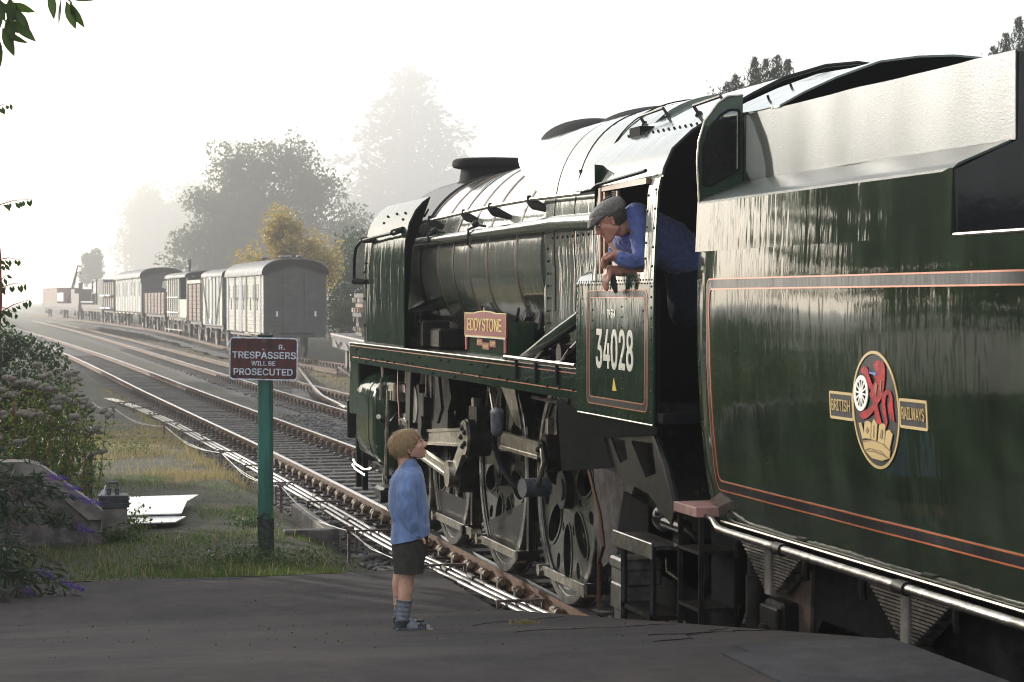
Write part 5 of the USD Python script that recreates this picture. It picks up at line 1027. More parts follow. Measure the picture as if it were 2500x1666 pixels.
cloth(hull((mq(1520, 560, .08), .03), (mq(1534, 520, .09), .025), (mq(1540, 525, .05), .04)) + hull((mq(1520, 572, .03), .028), (mq(1532, 590, .02), .024), (mq(1524, 590, .03), .018)), 'man_shirt', 'collar', shm, amt=.006)
cloth(hull((mq(1680, 620, -.40), .15), (mq(1690, 640, -.45), .16)) + hull((mq(1690, 640, -.45), .16), (mq(1690, 760, -.5), .12)), 'man_trousers', 'trousers', man)
gl = hull((mq(1494, 684, .17), .020), (mq(1497, 700, .175), .022), (mq(1500, 712, .175), .015)) + hull((mq(1492, 672, .16), .016), (mq(1494, 684, .17), .020))
cloth(gl, 'dark_glove', 'glove', man, amt=.008)
# ------------------------------------------------------------------ the row of old wagons on the siding
WZ = PchipInterpolator([70, 85, 100, 120, 135, 170, 330], [.12, .12, .33, .62, .74, .74, .74])
def wagon(name, label, y0, y1, cat='railway wagon'):
    yc = (y0 + y1) / 2; x = float(WS.f(yc)); sl = float(WS.d(yc)); z = float(WZ(yc))
    t = thing(name, label, cat, (x, yc, z))
    def p(n, m, mat, s=25, parent=None, **k):
        v, f = tri(m); v = v.copy(); v[:, 0] += x + sl * (v[:, 1] - yc); v[:, 2] += z; return part(parent or t, n, (v, f), mat, s, **k)
    return p
def running_gear(p, y0, y1, axles, r=.48, foot=False):
    p('solebar', box(-1.1, -1.02, y0 + .1, y1 - .1, .82, 1.05), 'rust_iron'); p('solebar', box(1.02, 1.1, y0 + .1, y1 - .1, .82, 1.05), 'rust_iron')
    p('headstock', box(-1.2, 1.2, y0, y0 + .12, .82, 1.08), 'wagon_dark')
    for y in axles:
        w = p('wheel', revolve([(.08, -.80), (r - .06, -.78), (r, -.80), (r, -.68), (r + .03, -.66), (.08, -.68)], (0, y, r), 'x', 24), 'rust_iron', 40)
        p('wheel', revolve([(.08, .68), (r + .03, .66), (r, .68), (r, .80), (.08, .78)], (0, y, r), 'x', 24), 'wagon_dark', 40)
        p('axlebox', J(box(-1.08, -.92, y - .13, y + .13, r - .13, r + .14, .02)), 'rust_iron')
        p('spring', J(*[box(-1.06, -.98, y - .45 + .07 * i, y + .45 - .07 * i, r + .33 - .03 * i, r + .355 - .03 * i) for i in range(5)]), 'rust_iron')
        p('axle_guard', side(Polygon([(y - .42, .85), (y - .17, .32), (y - .12, .32), (y - .12, .85), (y + .12, .85), (y + .12, .32), (y + .17, .32), (y + .42, .85)]), -.98, .02), 'rust_iron')
    if foot:
        p('footboard', box(-1.35, -1.1, y0 + .5, y1 - .5, .32, .36), 'weathered_white')
def buffers(p, y0, s=-1):
    for xx in (-.87, .87): p('buffer', J(cyl((xx, y0 + .02, 1.0), (xx, y0 - .42, 1.0), .09, 14), cyl((xx, y0 - .42, 1.0), (xx, y0 - .47, 1.0), .19, 18)), 'wagon_dark', 40)
def arc_roof(p, y0, y1, hw, zs, zt, mat='roof_grey', over=.12, rad_=.0, n=22, pw=2.4):
    a = np.linspace(0, math.pi, n); X = -hw * np.sign(np.cos(a)) * abs(np.cos(a)) ** (2 / pw); Z = zs + (zt - zs) * np.sin(a) ** (2 / pw)
    return p('roof', thick(np.array([[(x, y, z) for x, z in zip(X, Z)] for y in (y0 - over, y1 + over)]), (0, 0, -.05)), mat, 45), Polygon([(x, z - .03) for x, z in zip(X, Z)] + [(hw - .04, zs - .4), (-hw + .04, zs - .4)])
rng = random.Random(12)
# 1 the large parcels van
A0, A1 = 84.9, 95.6
p = wagon('parcels_van', 'large dark van with rounded roof nearest the sign, weathered pale planked side', A0, A1, 'railway van')
running_gear(p, A0, A1, (A0 + 2.2, A1 - 2.2), .53); buffers(p, A0)
rf0, endp = arc_roof(p, A0, A1, 1.34, 3.36, 3.98, pw=2.35)
p('end_panel', front(endp.union(sbox(-1.25, .95, 1.25, 3.1)).intersection(sbox(-1.26, .95, 1.26, 4)), A0, .05), 'wagon_dark', 20)
for i in range(16): p('end_plank', box(-1.24, 1.24, A0 - .012, A0, 1.0 + i * .15, 1.135 + i * .15, .004), 'wagon_dark')
for xx in (-.42, .42): p('end_post', box(xx - .05, xx + .05, A0 - .07, A0 - .012, 1.0, 3.5), 'wagon_dark')
for xx in (-.73, .80): p('lamp_iron', box(xx - .035, xx + .035, A0 - .06, A0 - .012, 1.66, 1.86), 'sign_white')
p('end_handrail', tube([(1.22, A0 - .05, 1.9), (1.24, A0 - .08, 2.0), (1.24, A0 - .08, 2.9), (1.22, A0 - .05, 3.0)], .014, 6), 'galvanised')
p('body_core', box(-1.2, 1.2, A0 + .05, A1, .95, 3.3), 'wagon_dark')
yy = A0 + .1
cols = [('weathered_white', .55), ('wagon_grey', .5), ('weathered_white', 1.0), ('wagon_dark', .35), ('weathered_white', 2.0), ('wagon_dark', .45), ('weathered_white', .95), ('wagon_grey', 1.0), ('weathered_white', 1.0), ('wagon_dark', .4), ('weathered_white', 1.7), ('wagon_grey', .6)]
for mat, w in cols:
    w = min(w, A1 - yy)
    if w < .05: break
    if mat == 'weathered_white':
        for i in range(15): p('side_plank', box(-1.25 - rng.uniform(0, .006), -1.2, yy, yy + w - .01, 1.0 + i * .157, 1.15 + i * .157, .003), mat)
        if w > .9:
            for dy in (.2, w - .3): p('window', box(-1.262, -1.25, yy + dy, yy + dy + .16, 2.3, 2.95), 'wagon_dark')
            p('door_handle', box(-1.28, -1.25, yy + w / 2 - .02, yy + w / 2 + .02, 1.9, 2.4), 'rust_iron')
    else: p('side_post', box(-1.275, -1.2, yy, yy + w - .01, .98, 3.35), mat)
    yy += w
p('step_board', box(-1.32, -1.2, A0 + 1, A0 + 3.2, .93, .97), 'weathered_cream'); p('step_board', box(-1.32, -1.2, A0 + 3.6, A0 + 4.8, .93, .97), 'weathered_cream')
for (xx, y) in ((-.4, A0 + 5.5), (.0, A0 + 3.2), (.12, A0 + 3.6), (.24, A0 + 3.0), (.55, A0 + 2.2)): p('roof_vent', J(cyl((xx, y, 3.9), (xx, y, 4.08), .06, 10), ell((xx, y, 4.08), (.15, .22, .07), 1)), 'roof_grey', 40, rf0)
# 2 grey braced van
A0, A1 = 97.0, 104.0
p = wagon('covered_van', 'blue grey van with diagonal braces coupled beyond the large parcels van', A0, A1, 'railway van')
running_gear(p, A0, A1, (A0 + 1.6, A1 - 1.6)); arc_roof(p, A0, A1, 1.30, 3.25, 3.62, 'roof_grey')
p('body', box(-1.22, 1.22, A0, A1, .95, 3.35), 'wagon_grey')
for i, mat in enumerate(['weathered_cream', 'wagon_grey', 'wagon_grey', 'weathered_white', 'wagon_grey', 'weathered_cream']): p('side_panel', box(-1.235, -1.22, A0 + .05 + i * 1.16, A0 + 1.1 + i * 1.16, 1.0, 3.25), mat)
for i in range(7): p('side_post', box(-1.27, -1.235, A0 + i * 1.16 - .04 + .02, A0 + i * 1.16 + .06, 1.0, 3.25), 'weathered_white' if i % 2 else 'wagon_grey')
for a, b in ((A0 + .1, A0 + 2.2), (A1 - .1, A1 - 2.2)): p('brace', side(LineString([(a, 3.2), (b, 1.05)]).buffer(.06, cap_style=2), -1.29, .03), 'wagon_dark')
for zz in (1.05, 3.1): p('label_plate', box(-1.3, -1.27, A0 + 3.6, A0 + 4.3, zz, zz + .2), 'sign_white')
# 3 brown open wagon with a high side
A0, A1 = 104.8, 109.8
p = wagon('open_wagon', 'tall brown open wagon with white top rail between the grey van and the brake van', A0, A1)
running_gear(p, A0, A1, (A0 + 1.2, A1 - 1.2)); p('end_panel', box(-1.2, 1.2, A0, A0 + .08, 1.0, 2.85), 'wagon_dark'); p('far_side', box(1.12, 1.2, A0, A1, 1.0, 2.85), 'wagon_dark'); p('floor', box(-1.2, 1.2, A0, A1, .98, 1.05), 'wagon_dark')
for i in range(9): p('side_plank', box(-1.2, -1.14, A0 + .05, A1, 1.02 + i * .2, 1.205 + i * .2, .004), 'wagon_brown')
for i in range(4): p('side_post', box(-1.24, -1.2, A0 + .1 + i * 1.6, A0 + .25 + i * 1.6, 1.0, 2.85), 'wagon_dark')
p('top_rail', box(-1.25, -1.12, A0, A1, 2.85, 3.02), 'weathered_white')
# 4 brake van
A0, A1 = 110.6, 119.2
p = wagon('brake_van', 'pale brake van with tall stove chimney, open verandah and long footboard', A0, A1, 'railway van')
running_gear(p, A0, A1, (A0 + 2.0, A1 - 2.0), foot=True)
rfb, _ = arc_roof(p, A0, A1, 1.3, 3.12, 3.42, 'roof_grey', over=.25); p('stove_chimney', J(cyl((-.5, A0 + 4.2, 3.3), (-.5, A0 + 4.2, 4.05), .07, 10), cyl((-.5, A0 + 4.2, 4.0), (-.5, A0 + 4.2, 4.05), .11, 10)), 'wagon_dark', 40, rfb)
p('cabin', box(-1.12, 1.12, A0 + 3.4, A1 - .2, 1.05, 3.15), 'wagon_dark'); p('verandah_end', box(-1.15, 1.15, A0, A0 + .06, 1.0, 2.1), 'wagon_dark')
p('verandah_side', box(-1.16, -1.1, A0 + .1, A0 + 3.3, 1.0, 1.95), 'weathered_white')
for i in range(6): p('side_post', box(-1.19, -1.12, A0 + 3.4 + i * .95, A0 + 3.75 + i * .95, 1.0, 3.12), 'weathered_white')
for yy in (A0 + .05, A0 + 3.3): p('corner_post', box(-1.18, -1.1, yy, yy + .09, 1.0, 3.14), 'weathered_white')
for zz in (1.25, 2.05): p('handrail', tube([(-1.22, A0 + 3.3, zz), (-1.22, A1 - .3, zz)], .03, 6), 'sign_white')
for yy in (A0 + 1.0, A0 + 5.5): [p('step_hanger', tube([(-1.2, yy + d, 1.0), (-1.25, yy + d, .35)], .03, 6), 'weathered_cream') for d in (0, .9)]
# 5 low open wagon with a load
A0, A1 = 120.2, 131.0
p = wagon('open_wagon', 'long low brown planked open wagon with scrap heaped at its near end', A0, A1)
running_gear(p, A0, A1, (A0 + 1.6, A0 + 3.4, A1 - 3.4, A1 - 1.6)); p('floor', box(-1.2, 1.2, A0, A1, .98, 1.05), 'wagon_dark'); p('end_panel', box(-1.2, 1.2, A0, A0 + .08, 1.0, 2.25), 'wagon_brown'); p('far_side', box(1.12, 1.2, A0, A1, 1.0, 2.25), 'wagon_dark')
for i in range(6): p('side_plank', box(-1.2, -1.14, A0 + .05, A1, 1.02 + i * .2, 1.205 + i * .2, .004), 'wagon_brown')
for i in range(7): p('side_post', box(-1.24, -1.2, A0 + .1 + i * 1.75, A0 + .28 + i * 1.75, 1.0, 2.24), 'wagon_dark')
p('scrap_load', J(*[obox((rng.uniform(-.8, .6), A0 + rng.uniform(.4, 2.4), 2.1 + rng.uniform(-.1, .75) * (1 - k / 30)), (rng.uniform(.2, .7), rng.uniform(.1, .5), rng.uniform(.1, .4)), Rz(rng.uniform(0, 90)) @ Rx(rng.uniform(-30, 30))) for k in range(18)]), 'weathered_white')
# 6 second parcels van
A0, A1 = 132.2, 151.5
p = wagon('parcels_van', 'long pale bogie van with rounded roof farther up the row behind the open wagon', A0, A1, 'railway van')
running_gear(p, A0, A1, (A0 + 2, A0 + 4.2, A1 - 4.2, A1 - 2)); _, endp = arc_roof(p, A0, A1, 1.38, 3.15, 3.72, pw=2.3)
p('end_panel', front(endp.union(sbox(-1.25, .95, 1.25, 3.1)).intersection(sbox(-1.3, .95, 1.3, 4)), A0, .05), 'wagon_dark', 20); p('body_core', box(-1.22, 1.22, A0 + .05, A1, .95, 3.2), 'wagon_dark')
yy = A0 + .1; k = 0
while yy < A1 - .3:
    w = (.75, 1.5, 1.9, 1.5)[k % 4]; mat = ('wagon_grey', 'weathered_white')[k % 2]; p('side_panel', box(-1.26, -1.2, yy, yy + w - .2, 1.0, 3.15), mat)
    if k % 2: p('window', box(-1.275, -1.26, yy + .3, yy + .75, 1.95, 2.85), 'wagon_dark')
    yy += w; k += 1
for i in range(6): p('step_board', box(-1.45, -1.22, A0 + .8 + i * 3, A0 + 2.2 + i * 3, .86, .92), 'weathered_cream')
# 7.. hazy wagons beyond
A0, A1 = 153.5, 163.5
p = wagon('open_wagon', 'misty brown high planked wagon just beyond the long pale van', A0, A1)
running_gear(p, A0, A1, (A0 + 1.6, A1 - 1.6)); p('body', box(-1.2, 1.2, A0, A1, 1.0, 3.0), 'wagon_brown')
for i in range(6): p('side_post', box(-1.25, -1.2, A0 + i * 1.9, A0 + .4 + i * 1.9, 1.0, 3.0), 'wagon_dark')
for zz in (1.1, 2.0):
    for i in range(2): p('white_stripe', box(-1.5, -1.25, A0 + .3 + i * 5, A0 + 4.4 + i * 5, zz, zz + .1), 'sign_white')
A0, A1 = 165, 184
p = wagon('crane_wagon', 'faint flat wagon carrying an open frame cabin in the mist', A0, A1)
running_gear(p, A0, A1, (A0 + 2, A0 + 4.5, A1 - 4.5, A1 - 2)); p('deck', box(-1.2, 1.2, A0, A1, 1.0, 1.35), 'rust_iron'); p('cabin', box(-1, 1, A0 + 1, A0 + 6, 1.35, 3.3), 'wagon_dark')
p('cabin_frame', J(box(-1.1, -1.0, A0 + 6.2, A0 + 6.5, 1.35, 3.3), box(-1.1, -1, A0 + 10.0, A0 + 10.3, 1.35, 3.3), box(-1.1, -1, A0 + 6.2, A0 + 10.3, 3.2, 3.35), box(-1.1, -1, A0 + 6.2, A0 + 10.3, 2.2, 2.3)), 'wagon_dark')
p('side_rail', box(-1.25, -1.2, A0 + 7, A1, 1.5, 1.62), 'wagon_grey')
A0, A1 = 187, 232
p = wagon('crane', 'faint railway crane with two slanting jibs at the far end of the row', A0, A1, 'crane')
running_gear(p, A0, A1, (A0 + 3, A0 + 6, A0 + 18, A0 + 22, A1 - 6, A1 - 3)); p('deck', box(-1.2, 1.2, A0, A1, 1.0, 1.4), 'rust_iron'); p('machinery', J(box(-1, 1, A0 + 2, A0 + 9, 1.4, 2.3), box(-.7, .9, A0 + 10, A0 + 14, 1.4, 2.7), cyl((0, A0 + 12, 2.7), (0, A0 + 12, 3.3), .2, 10)), 'rust_iron')
p('counterweight', box(-1.2, 1.2, A0 + 24, A1 - 1, 1.4, 2.9), 'wagon_brown'); p('panel', box(-1.25, -1.2, A0 + 16, A0 + 23, 1.6, 2.4), 'sign_white')
for yy, zt, dy in ((A0 + 22, 4.9, -3), (A0 + 19, 4.3, -1)): p('jib', J(tube([(-.4, yy, 1.4), (.1, yy + dy * 2, zt)], .07, 6), tube([(.1, yy + dy * 2, zt), (.35, yy + dy * 2 - 1, zt - .1)], .09, 6)), 'rust_iron')
# flat wagon loaded with old sleepers, right of the parcels van
t = thing('flat_wagon', 'dark flat wagon half hidden between the parcels van and the smoke deflector', 'railway wagon', (13, 70, 0))
def fw(m): v, f = tri(m); v = v @ Rz(-5.0).T + [12.95, 70, .0]; return v, f
part(t, 'deck', fw(box(-1.2, 1.2, -8.5, 9, 1.12, 1.25)), 'wagon_dark'); part(t, 'solebar', fw(box(-1.15, -1.05, -8.4, 8.9, .75, 1.12)), 'wagon_dark'); part(t, 'edge_strip', fw(box(-1.215, -1.2, -8.5, 9, 1.20, 1.255)), 'galvanised')
for y in (-6.8, -5, 5, 6.8):
    part(t, 'wheel', fw(revolve([(.08, -.80), (.45, -.80), (.45, -.66), (.08, -.68)], (0, y, .40), 'x', 20)), 'rust_iron', 40)
for i in range(3): part(t, 'side_chain', fw(tube([(-1.2, -6 + i * 5, 1.0), (-1.22, -4.5 + i * 5, .8), (-1.2, -3 + i * 5, 1.0)], .03, 5)), 'rust_iron')
rng = random.Random(17); k = 0
stk = thing('sleeper_stack', 'tall stack of old timber sleepers loaded on the flat wagon beside the van', 'timber stack', (13, 70, 1.25))
for lay in range(9):
    for j in range(4):
        m = box(-.95, .95, -.13, .13, 0, .15, .01) if lay % 2 else box(-.13, .13, -1.2, 1.2, 0, .15, .01)
        off = (0, -1.0 + j * .66, 0) if lay % 2 else (-.75 + j * .5, 0, 0)
        part(stk, 'timber', fw(xf(xf(m, Rz(rng.uniform(-3, 3)), off), None, (.1 + rng.uniform(-.06, .06), 2.0 + rng.uniform(-.05, .05), 1.252 + lay * .162))), ('weathered_cream', 'sleeper_wood', 'wagon_brown')[rng.randrange(3)])
wls = thing('spare_wheelset', 'pair of old railway wheels stored on the flat wagon before the sleeper stack', 'wheels', (12.2, 67, 1.25))
for xx in (-.7, .1): part(wls, 'wheel', fw(revolve([(.06, xx - .05), (.44, xx - .05), (.46, xx), (.44, xx + .05), (.06, xx + .05)], (0, -1.2, 1.71), 'x', 28)), 'galvanised', 40)
part(wls, 'axle', fw(cyl((-.8, -1.2, 1.71), (.2, -1.2, 1.71), .07, 10)), 'rust_iron')
# ------------------------------------------------------------------ plants
def leaves(P, size, rng, up=.3, aspect=.5, droop=0., dirs=None, fold=.25):
    """One folded diamond per point."""
    n = len(P); size = np.broadcast_to(size, n) * rng.uniform(.6, 1.25, n)
    a = rng.normal(size=(n, 3)) if dirs is None else dirs + rng.normal(size=(n, 3)) * .45
    a[:, 2] -= droop; a /= np.linalg.norm(a, axis=1, keepdims=True)
    b = rng.normal(size=(n, 3)); b[:, 2] *= (1 - up); b -= a * (a * b).sum(1, keepdims=True); b /= np.linalg.norm(b, axis=1, keepdims=True); c = np.cross(a, b)
    s = size[:, None]; v = np.stack([P - a * s * .5, P + b * s * aspect * .5 + c * s * fold * .3, P + a * s * .5, P - b * s * aspect * .5 + c * s * fold * .3], 1)
    i = np.arange(n)[:, None] * 4; f = np.concatenate([i + [0, 1, 2], i + [0, 2, 3]], 1).reshape(-1, 3)
    return v.reshape(-1, 3), f
def blob_points(blobs, n, rng, shell=.55, rough=.35, seed=0):
    vol = np.array([b[1][0] * b[1][1] * b[1][2] for b in blobs]) ** .75; k = rng.choice(len(blobs), n, p=vol / vol.sum())
    d = rng.normal(size=(n, 3)); d /= np.linalg.norm(d, axis=1, keepdims=True); r = 1 - shell * rng.random(n) ** 1.6
    c = np.array([b[0] for b in blobs], float)[k]; R = np.array([b[1] for b in blobs], float)[k]
    lump = 1 + rough * (meshkit.fbm(d * 2.2 + k[:, None] * 7.3 + seed, 3, seed) - .5) * 2
    return c + d * R * (r * lump)[:, None]
def tree(name, label, cat, base, blobs, n, size, mat, seed, trunk_r=.25, up=.3, aspect=.5, group=None, droop=0., limbs=True, shell=.55, rough=.35, kindname='crown', gap=.0):
    rng = np.random.default_rng(seed); base = np.array(base, float); t = thing(name, label, cat, base, group)
    top = max(b[0][2] for b in blobs); cen = np.mean([b[0] for b in blobs], 0)
    pts = [base - [0, 0, .2], base + (np.array([cen[0], cen[1], top]) - base) * [.25, .25, .35], base + (np.array([cen[0], cen[1], top]) - base) * [.8, .8, .8]]
    tr = part(t, 'trunk', tube(pts, [trunk_r, trunk_r * .7, trunk_r * .2], 8), 'bark', 50)
    if limbs:
        for b in blobs:
            s = pts[1] + (pts[2] - pts[1]) * rng.uniform(0, .7); e = np.array(b[0], float); m = (s + e) / 2 + rng.normal(size=3) * .12 * np.linalg.norm(e - s)
            part(tr, 'limb', tube([s, m, e], [trunk_r * .4, trunk_r * .25, trunk_r * .08], 6), 'bark', 50)
    P = blob_points(blobs, n, rng, shell, rough, seed)
    if gap: P = P[meshkit.fbm(P * (2.2 / max(b[1][0] for b in blobs)) + seed, 3, seed) > gap]
    part(t, kindname, leaves(P, size, rng, up, aspect, droop), mat, False)
    return t
def lumps(c, r, k, seed, br=.5, flat=.8):
    """k blobs scattered through an ellipsoid."""
    g = np.random.default_rng(seed); out = []
    for i in range(k):
        d = g.normal(size=3); d /= np.linalg.norm(d); q_ = g.random() ** .45 * (1 - br * .6); s = br * g.uniform(.7, 1.25)
        out.append((np.array(c) + d * np.array(r) * q_, np.array(r) * s * np.array([1, 1, flat])))
    return out
# trees beyond the wagons
def far_(pt, k): return (pt[0] * k, pt[1] * k, 2.49 + (pt[2] - 2.49) * k)
def farb(bl, k): return [(np.array(far_(c, k)), np.array(r) * k) for c, r in bl]
tree('broadleaf_tree', 'big dark broadleaf tree rising behind the wagons, left of centre', 'tree', far_((15.2, 117, .5), 2.3), farb(lumps((15.0, 117, 6.3), (4.1, 3.6, 4.9), 40, 5, .30) + [((11.6, 116.5, 4.6), (2.2, 2, 1.8)), ((18.5, 116.5, 4.6), (2.6, 2.2, 2.6)), ((13.2, 117, 9.7), (1.4, 1.3, 1.5)), ((16.4, 117, 9.9), (1.6, 1.5, 1.6)), ((11.4, 117, 7.8), (1.0, 1, .8)), ((14.8, 117, 9.6), (1.7, 1.6, 1.6)), ((17.9, 117, 8.4), (1.5, 1.5, 1.5)), ((12.6, 117, 6.6), (1.8, 1.6, 1.8)), ((10.9, 117, 5.6), (1.2, 1, .9)), ((19.6, 117, 6.2), (1.6, 1.4, 1.5))], 2.3), 66000, .56, 'leaf_olive', 31, .45, gap=.22, shell=.9, rough=.7)
tree('autumn_tree', 'small golden autumn tree just above the roof of the parcels van', 'tree', (14.2, 101, .5), lumps((13.9, 101, 4.3), (1.8, 1.5, 2.3), 26, 6, .32) + [((12.3, 101, 3.9), (1.0, .9, 1.0)), ((15.8, 101, 4.2), (.9, .9, 1.2)), ((13.6, 101, 6.0), (.8, .8, 1.0))], 18000, .17, 'leaf_gold', 32, .2, gap=.22, shell=.95, rough=.7)
tree('broadleaf_tree', 'broad pale hazy tree at the left behind the farther wagons', 'tree', far_((30, 350, 0), 2.35), farb(lumps((29.5, 350, 12.5), (7.4, 6, 11.0), 34, 7, .32) + [((23.6, 350, 10.5), (3.3, 3, 4.8)), ((37, 350, 13.5), (4., 3.6, 6.0)), ((33.5, 350, 17.5), (4.5, 4, 5.0)), ((41, 350, 11.5), (4., 3.6, 5.5)), ((24.5, 350, 16), (3.2, 3, 4.0))], 2.35), 42000, 1.6, 'leaf_olive', 33, .8, gap=.22, shell=.9, rough=.7)
tree('broadleaf_tree', 'little misty round tree at the far left above the crane wagons', 'tree', far_((9.2, 190, 0), 2.2), farb(lumps((9.3, 190, 5.2), (1.3, 1.3, 1.9), 9, 8, .45), 2.2), 3500, .66, 'leaf_olive', 34, .15, gap=.25)
# the tall conifer fading into the fog
def conifer(name, label, base, h, r, n, size, seed, tiers=26, mat='leaf_conifer', lean=0.):
    g = np.random.default_rng(seed); base = np.array(base, float); t = thing(name, label, 'conifer', base); part(t, 'trunk', tube([base, base + [lean, 0, h * .95]], [r * .06, r * .01], 8), 'bark', 50)
    P, D = [], []
    for i in range(tiers):
        s = i / (tiers - 1); z = h * (.10 + .88 * s); R = r * (1 - s) ** .6 * g.uniform(.75, 1.15) + .02 * r
        for a in np.arange(0, 2 * np.pi, 2 * np.pi / max(5, int(13 * (1 - s)))) + g.uniform(0, 1):
            L = R * g.uniform(.65, 1.12); m = max(3, int(n * L / (r * tiers * 5))); u = g.random(m) ** .7; d = np.array([math.cos(a), math.sin(a), 0])
            P.append(base + [lean * s, 0, z] + d * (L * u)[:, None] + np.column_stack([g.normal(size=m), g.normal(size=m), g.normal(size=m) * .6 + u * L * .02]) * r * .05 - np.column_stack([0 * u, 0 * u, L * .10 * u ** 2])); D.append(np.tile(d, (m, 1)))
    part(t, 'crown', leaves(np.vstack(P), size, g, .5, .38, dirs=np.vstack(D)), mat, False); return t
conifer('conifer', 'huge pale conifer fading into bright fog behind the smoke deflector', (165, 840, 0), 96, 43.5, 36000, 3.2, 41, 30)
conifer('conifer', 'shorter misty conifer against the right flank of the huge one', (190, 850, 0), 61, 23, 7000, 2.8, 42)
tree('thicket', 'dark misty thicket filling the ground between the parcels van and the deflector', 'thicket', (19, 108, .6), lumps((18.6, 108, 3.6), (2.6, 3, 3.0), 10, 9, .5) + lumps((22.5, 112, 4.0), (3.5, 3, 3.6), 8, 10, .5), 16000, .24, 'leaf_dark', 35, .2, limbs=False, shell=.9, rough=.6)
tree('shrub', 'yellow green shrub at the right corner of the parcels van', 'shrub', (15.0, 90, .6), lumps((15.2, 90, 1.9), (.9, .9, 1.5), 7, 11, .5), 2600, .14, 'leaf_olive', 36, .06, limbs=False)
tree('thicket', 'tall dark trees closing the view behind the boiler', 'thicket', (30, 125, 0), lumps((28, 122, 4.5), (5, 3, 4.0), 9, 12, .5) + lumps((38, 125, 5.5), (6, 4, 5.0), 9, 13, .5), 7000, .4, 'leaf_dark', 37, .3, limbs=False)
def pine_top(label, base, tips, seed):
    g = np.random.default_rng(seed); b = np.array(base, float); t = thing('pine_tree', label, 'pine tree', b); part(t, 'trunk', tube([b, b + [0, 0, tips[0][2] - b[2] - .6]], [.22, .08], 8), 'bark', 50)
    P, D = [], []
    for (x, y, z, hh) in tips:
        part(t, 'branch', tube([b + [0, 0, max(2, z - b[2] - 2.5)], (x, y, z - hh)], [.06, .03], 5), 'bark', 50)
        m = int(330 * hh / .8); u = g.random(m); rr = .17 * (1 - u * .75)
        P.append(np.column_stack([x + g.normal(size=m) * rr, y + g.normal(size=m) * rr, z - hh + hh * u])); D.append(np.column_stack([g.normal(size=m) * .4, g.normal(size=m) * .4, 0 * u + 1.0]))
        m = 420; P.append(np.array([x, y, z - hh - .25]) + g.normal(size=(m, 3)) * [.30, .30, .28]); D.append(g.normal(size=(m, 3)) + [0, 0, .4])
    part(t, 'crown', leaves(np.vstack(P), .16, g, .2, .22, dirs=np.vstack(D)), 'leaf_conifer', False)
pine_top('pine tree with upright shoots showing over the cab roof', (21.4, 56.8, 0), [(20.95, 56.8, 9.25, .9), (21.3, 56.8, 9.2, .9), (21.6, 56.7, 9.3, .8), (21.9, 56.7, 9.2, .9), (20.2, 56.9, 8.55, .5), (20.4, 56.8, 8.75, .6), (21.2, 57.2, 9.0, 1.0), (21.7, 57.2, 9.0, 1.)], 51)
pine_top('pine tree with upright shoots behind the top rear corner of the tender', (28.2, 55, 0), [(27.75, 55.1, 9.9, .9), (28.1, 55.0, 10.35, 1.1), (28.4, 55, 10.2, 1.1), (28.6, 55, 10.2, 1.), (27.5, 55.3, 9.55, .6), (28.9, 55, 10.5, 1.2)], 52)
pine_top('small pine leader peeping over the middle of the tender canopy', (25.2, 55.6, 0), [(25.1, 55.6, 9.05, .5), (25.6, 55.6, 9.2, .7)], 53)
# left of the line: what shades the platform, out of the picture's left side
g_ = np.random.default_rng(61)
for i, (x, y, h) in enumerate(((-5.6, 16.5, 7.2), (-5.2, 20.8, 7.4), (-5.8, 25.0, 6.9), (-5.4, 28.8, 7.1))):
    tree('shade_tree', ('leafy tree beyond the left edge of the view, nearest the ramp', 'leafy tree beyond the left edge of the view, second from the ramp', 'leafy tree beyond the left edge of the view, third from the ramp', 'leafy tree beyond the left edge of the view, farthest from the ramp')[i], 'tree', (x, y, 0), lumps((x, y, h * .56), (2.4, 2.6, h * .46), 9, 70 + i, .55), 7500, .28, 'leaf_dark', 71 + i, .16, limbs=False, shell=.8)
for i, (x, y, h) in enumerate(((-5.6, 32.4, 7.3), (-5.3, 35.8, 7.6), (-5.7, 39.2, 7.4))):
    tree('shade_tree', ('clean stemmed tree beyond the left edge of the view, first past the leafy ones', 'clean stemmed tree beyond the left edge of the view, middle of three', 'clean stemmed tree beyond the left edge of the view, last of three')[i], 'tree', (x, y, 0), lumps((x, y, 6.95), (2.2, 2.3, .75), 9, 170 + i, .55), 5500, .28, 'leaf_dark', 171 + i, .16, limbs=False, shell=.8)
tree('hedge', 'long dark hedge beyond the left edge of the view', 'hedge', (-4.5, 50, 0), [((-4.6 + g_.uniform(-.4, .4), y, .75 + g_.uniform(-.1, .15)), (1.3, 1.6, 1.05 + g_.uniform(-.2, .25))) for y in np.arange(32, 92, 2.0)], 11000, .26, 'leaf_dark', 80, .06, limbs=False, shell=.7)
for i, y in enumerate((59, 65, 71.5, 78, 85, 92)):
    tree('tall_tree', ('tall dark tree behind the out of view hedge, nearest of its row', 'tall dark tree behind the out of view hedge, second of its row', 'tall dark tree behind the out of view hedge, third of its row', 'tall dark tree behind the out of view hedge, fourth of its row', 'tall dark tree behind the out of view hedge, fifth of its row', 'tall dark tree behind the out of view hedge, farthest of its row')[i], 'tree', (-7.4, y, 0), lumps((-7.4, y, 4.6), (2.6, 3.6, 4.4 + (i * 37 % 5) * .12), 9, 270 + i, .55), 4200, .42, 'leaf_dark', 271 + i, .2, limbs=False, shell=.8)
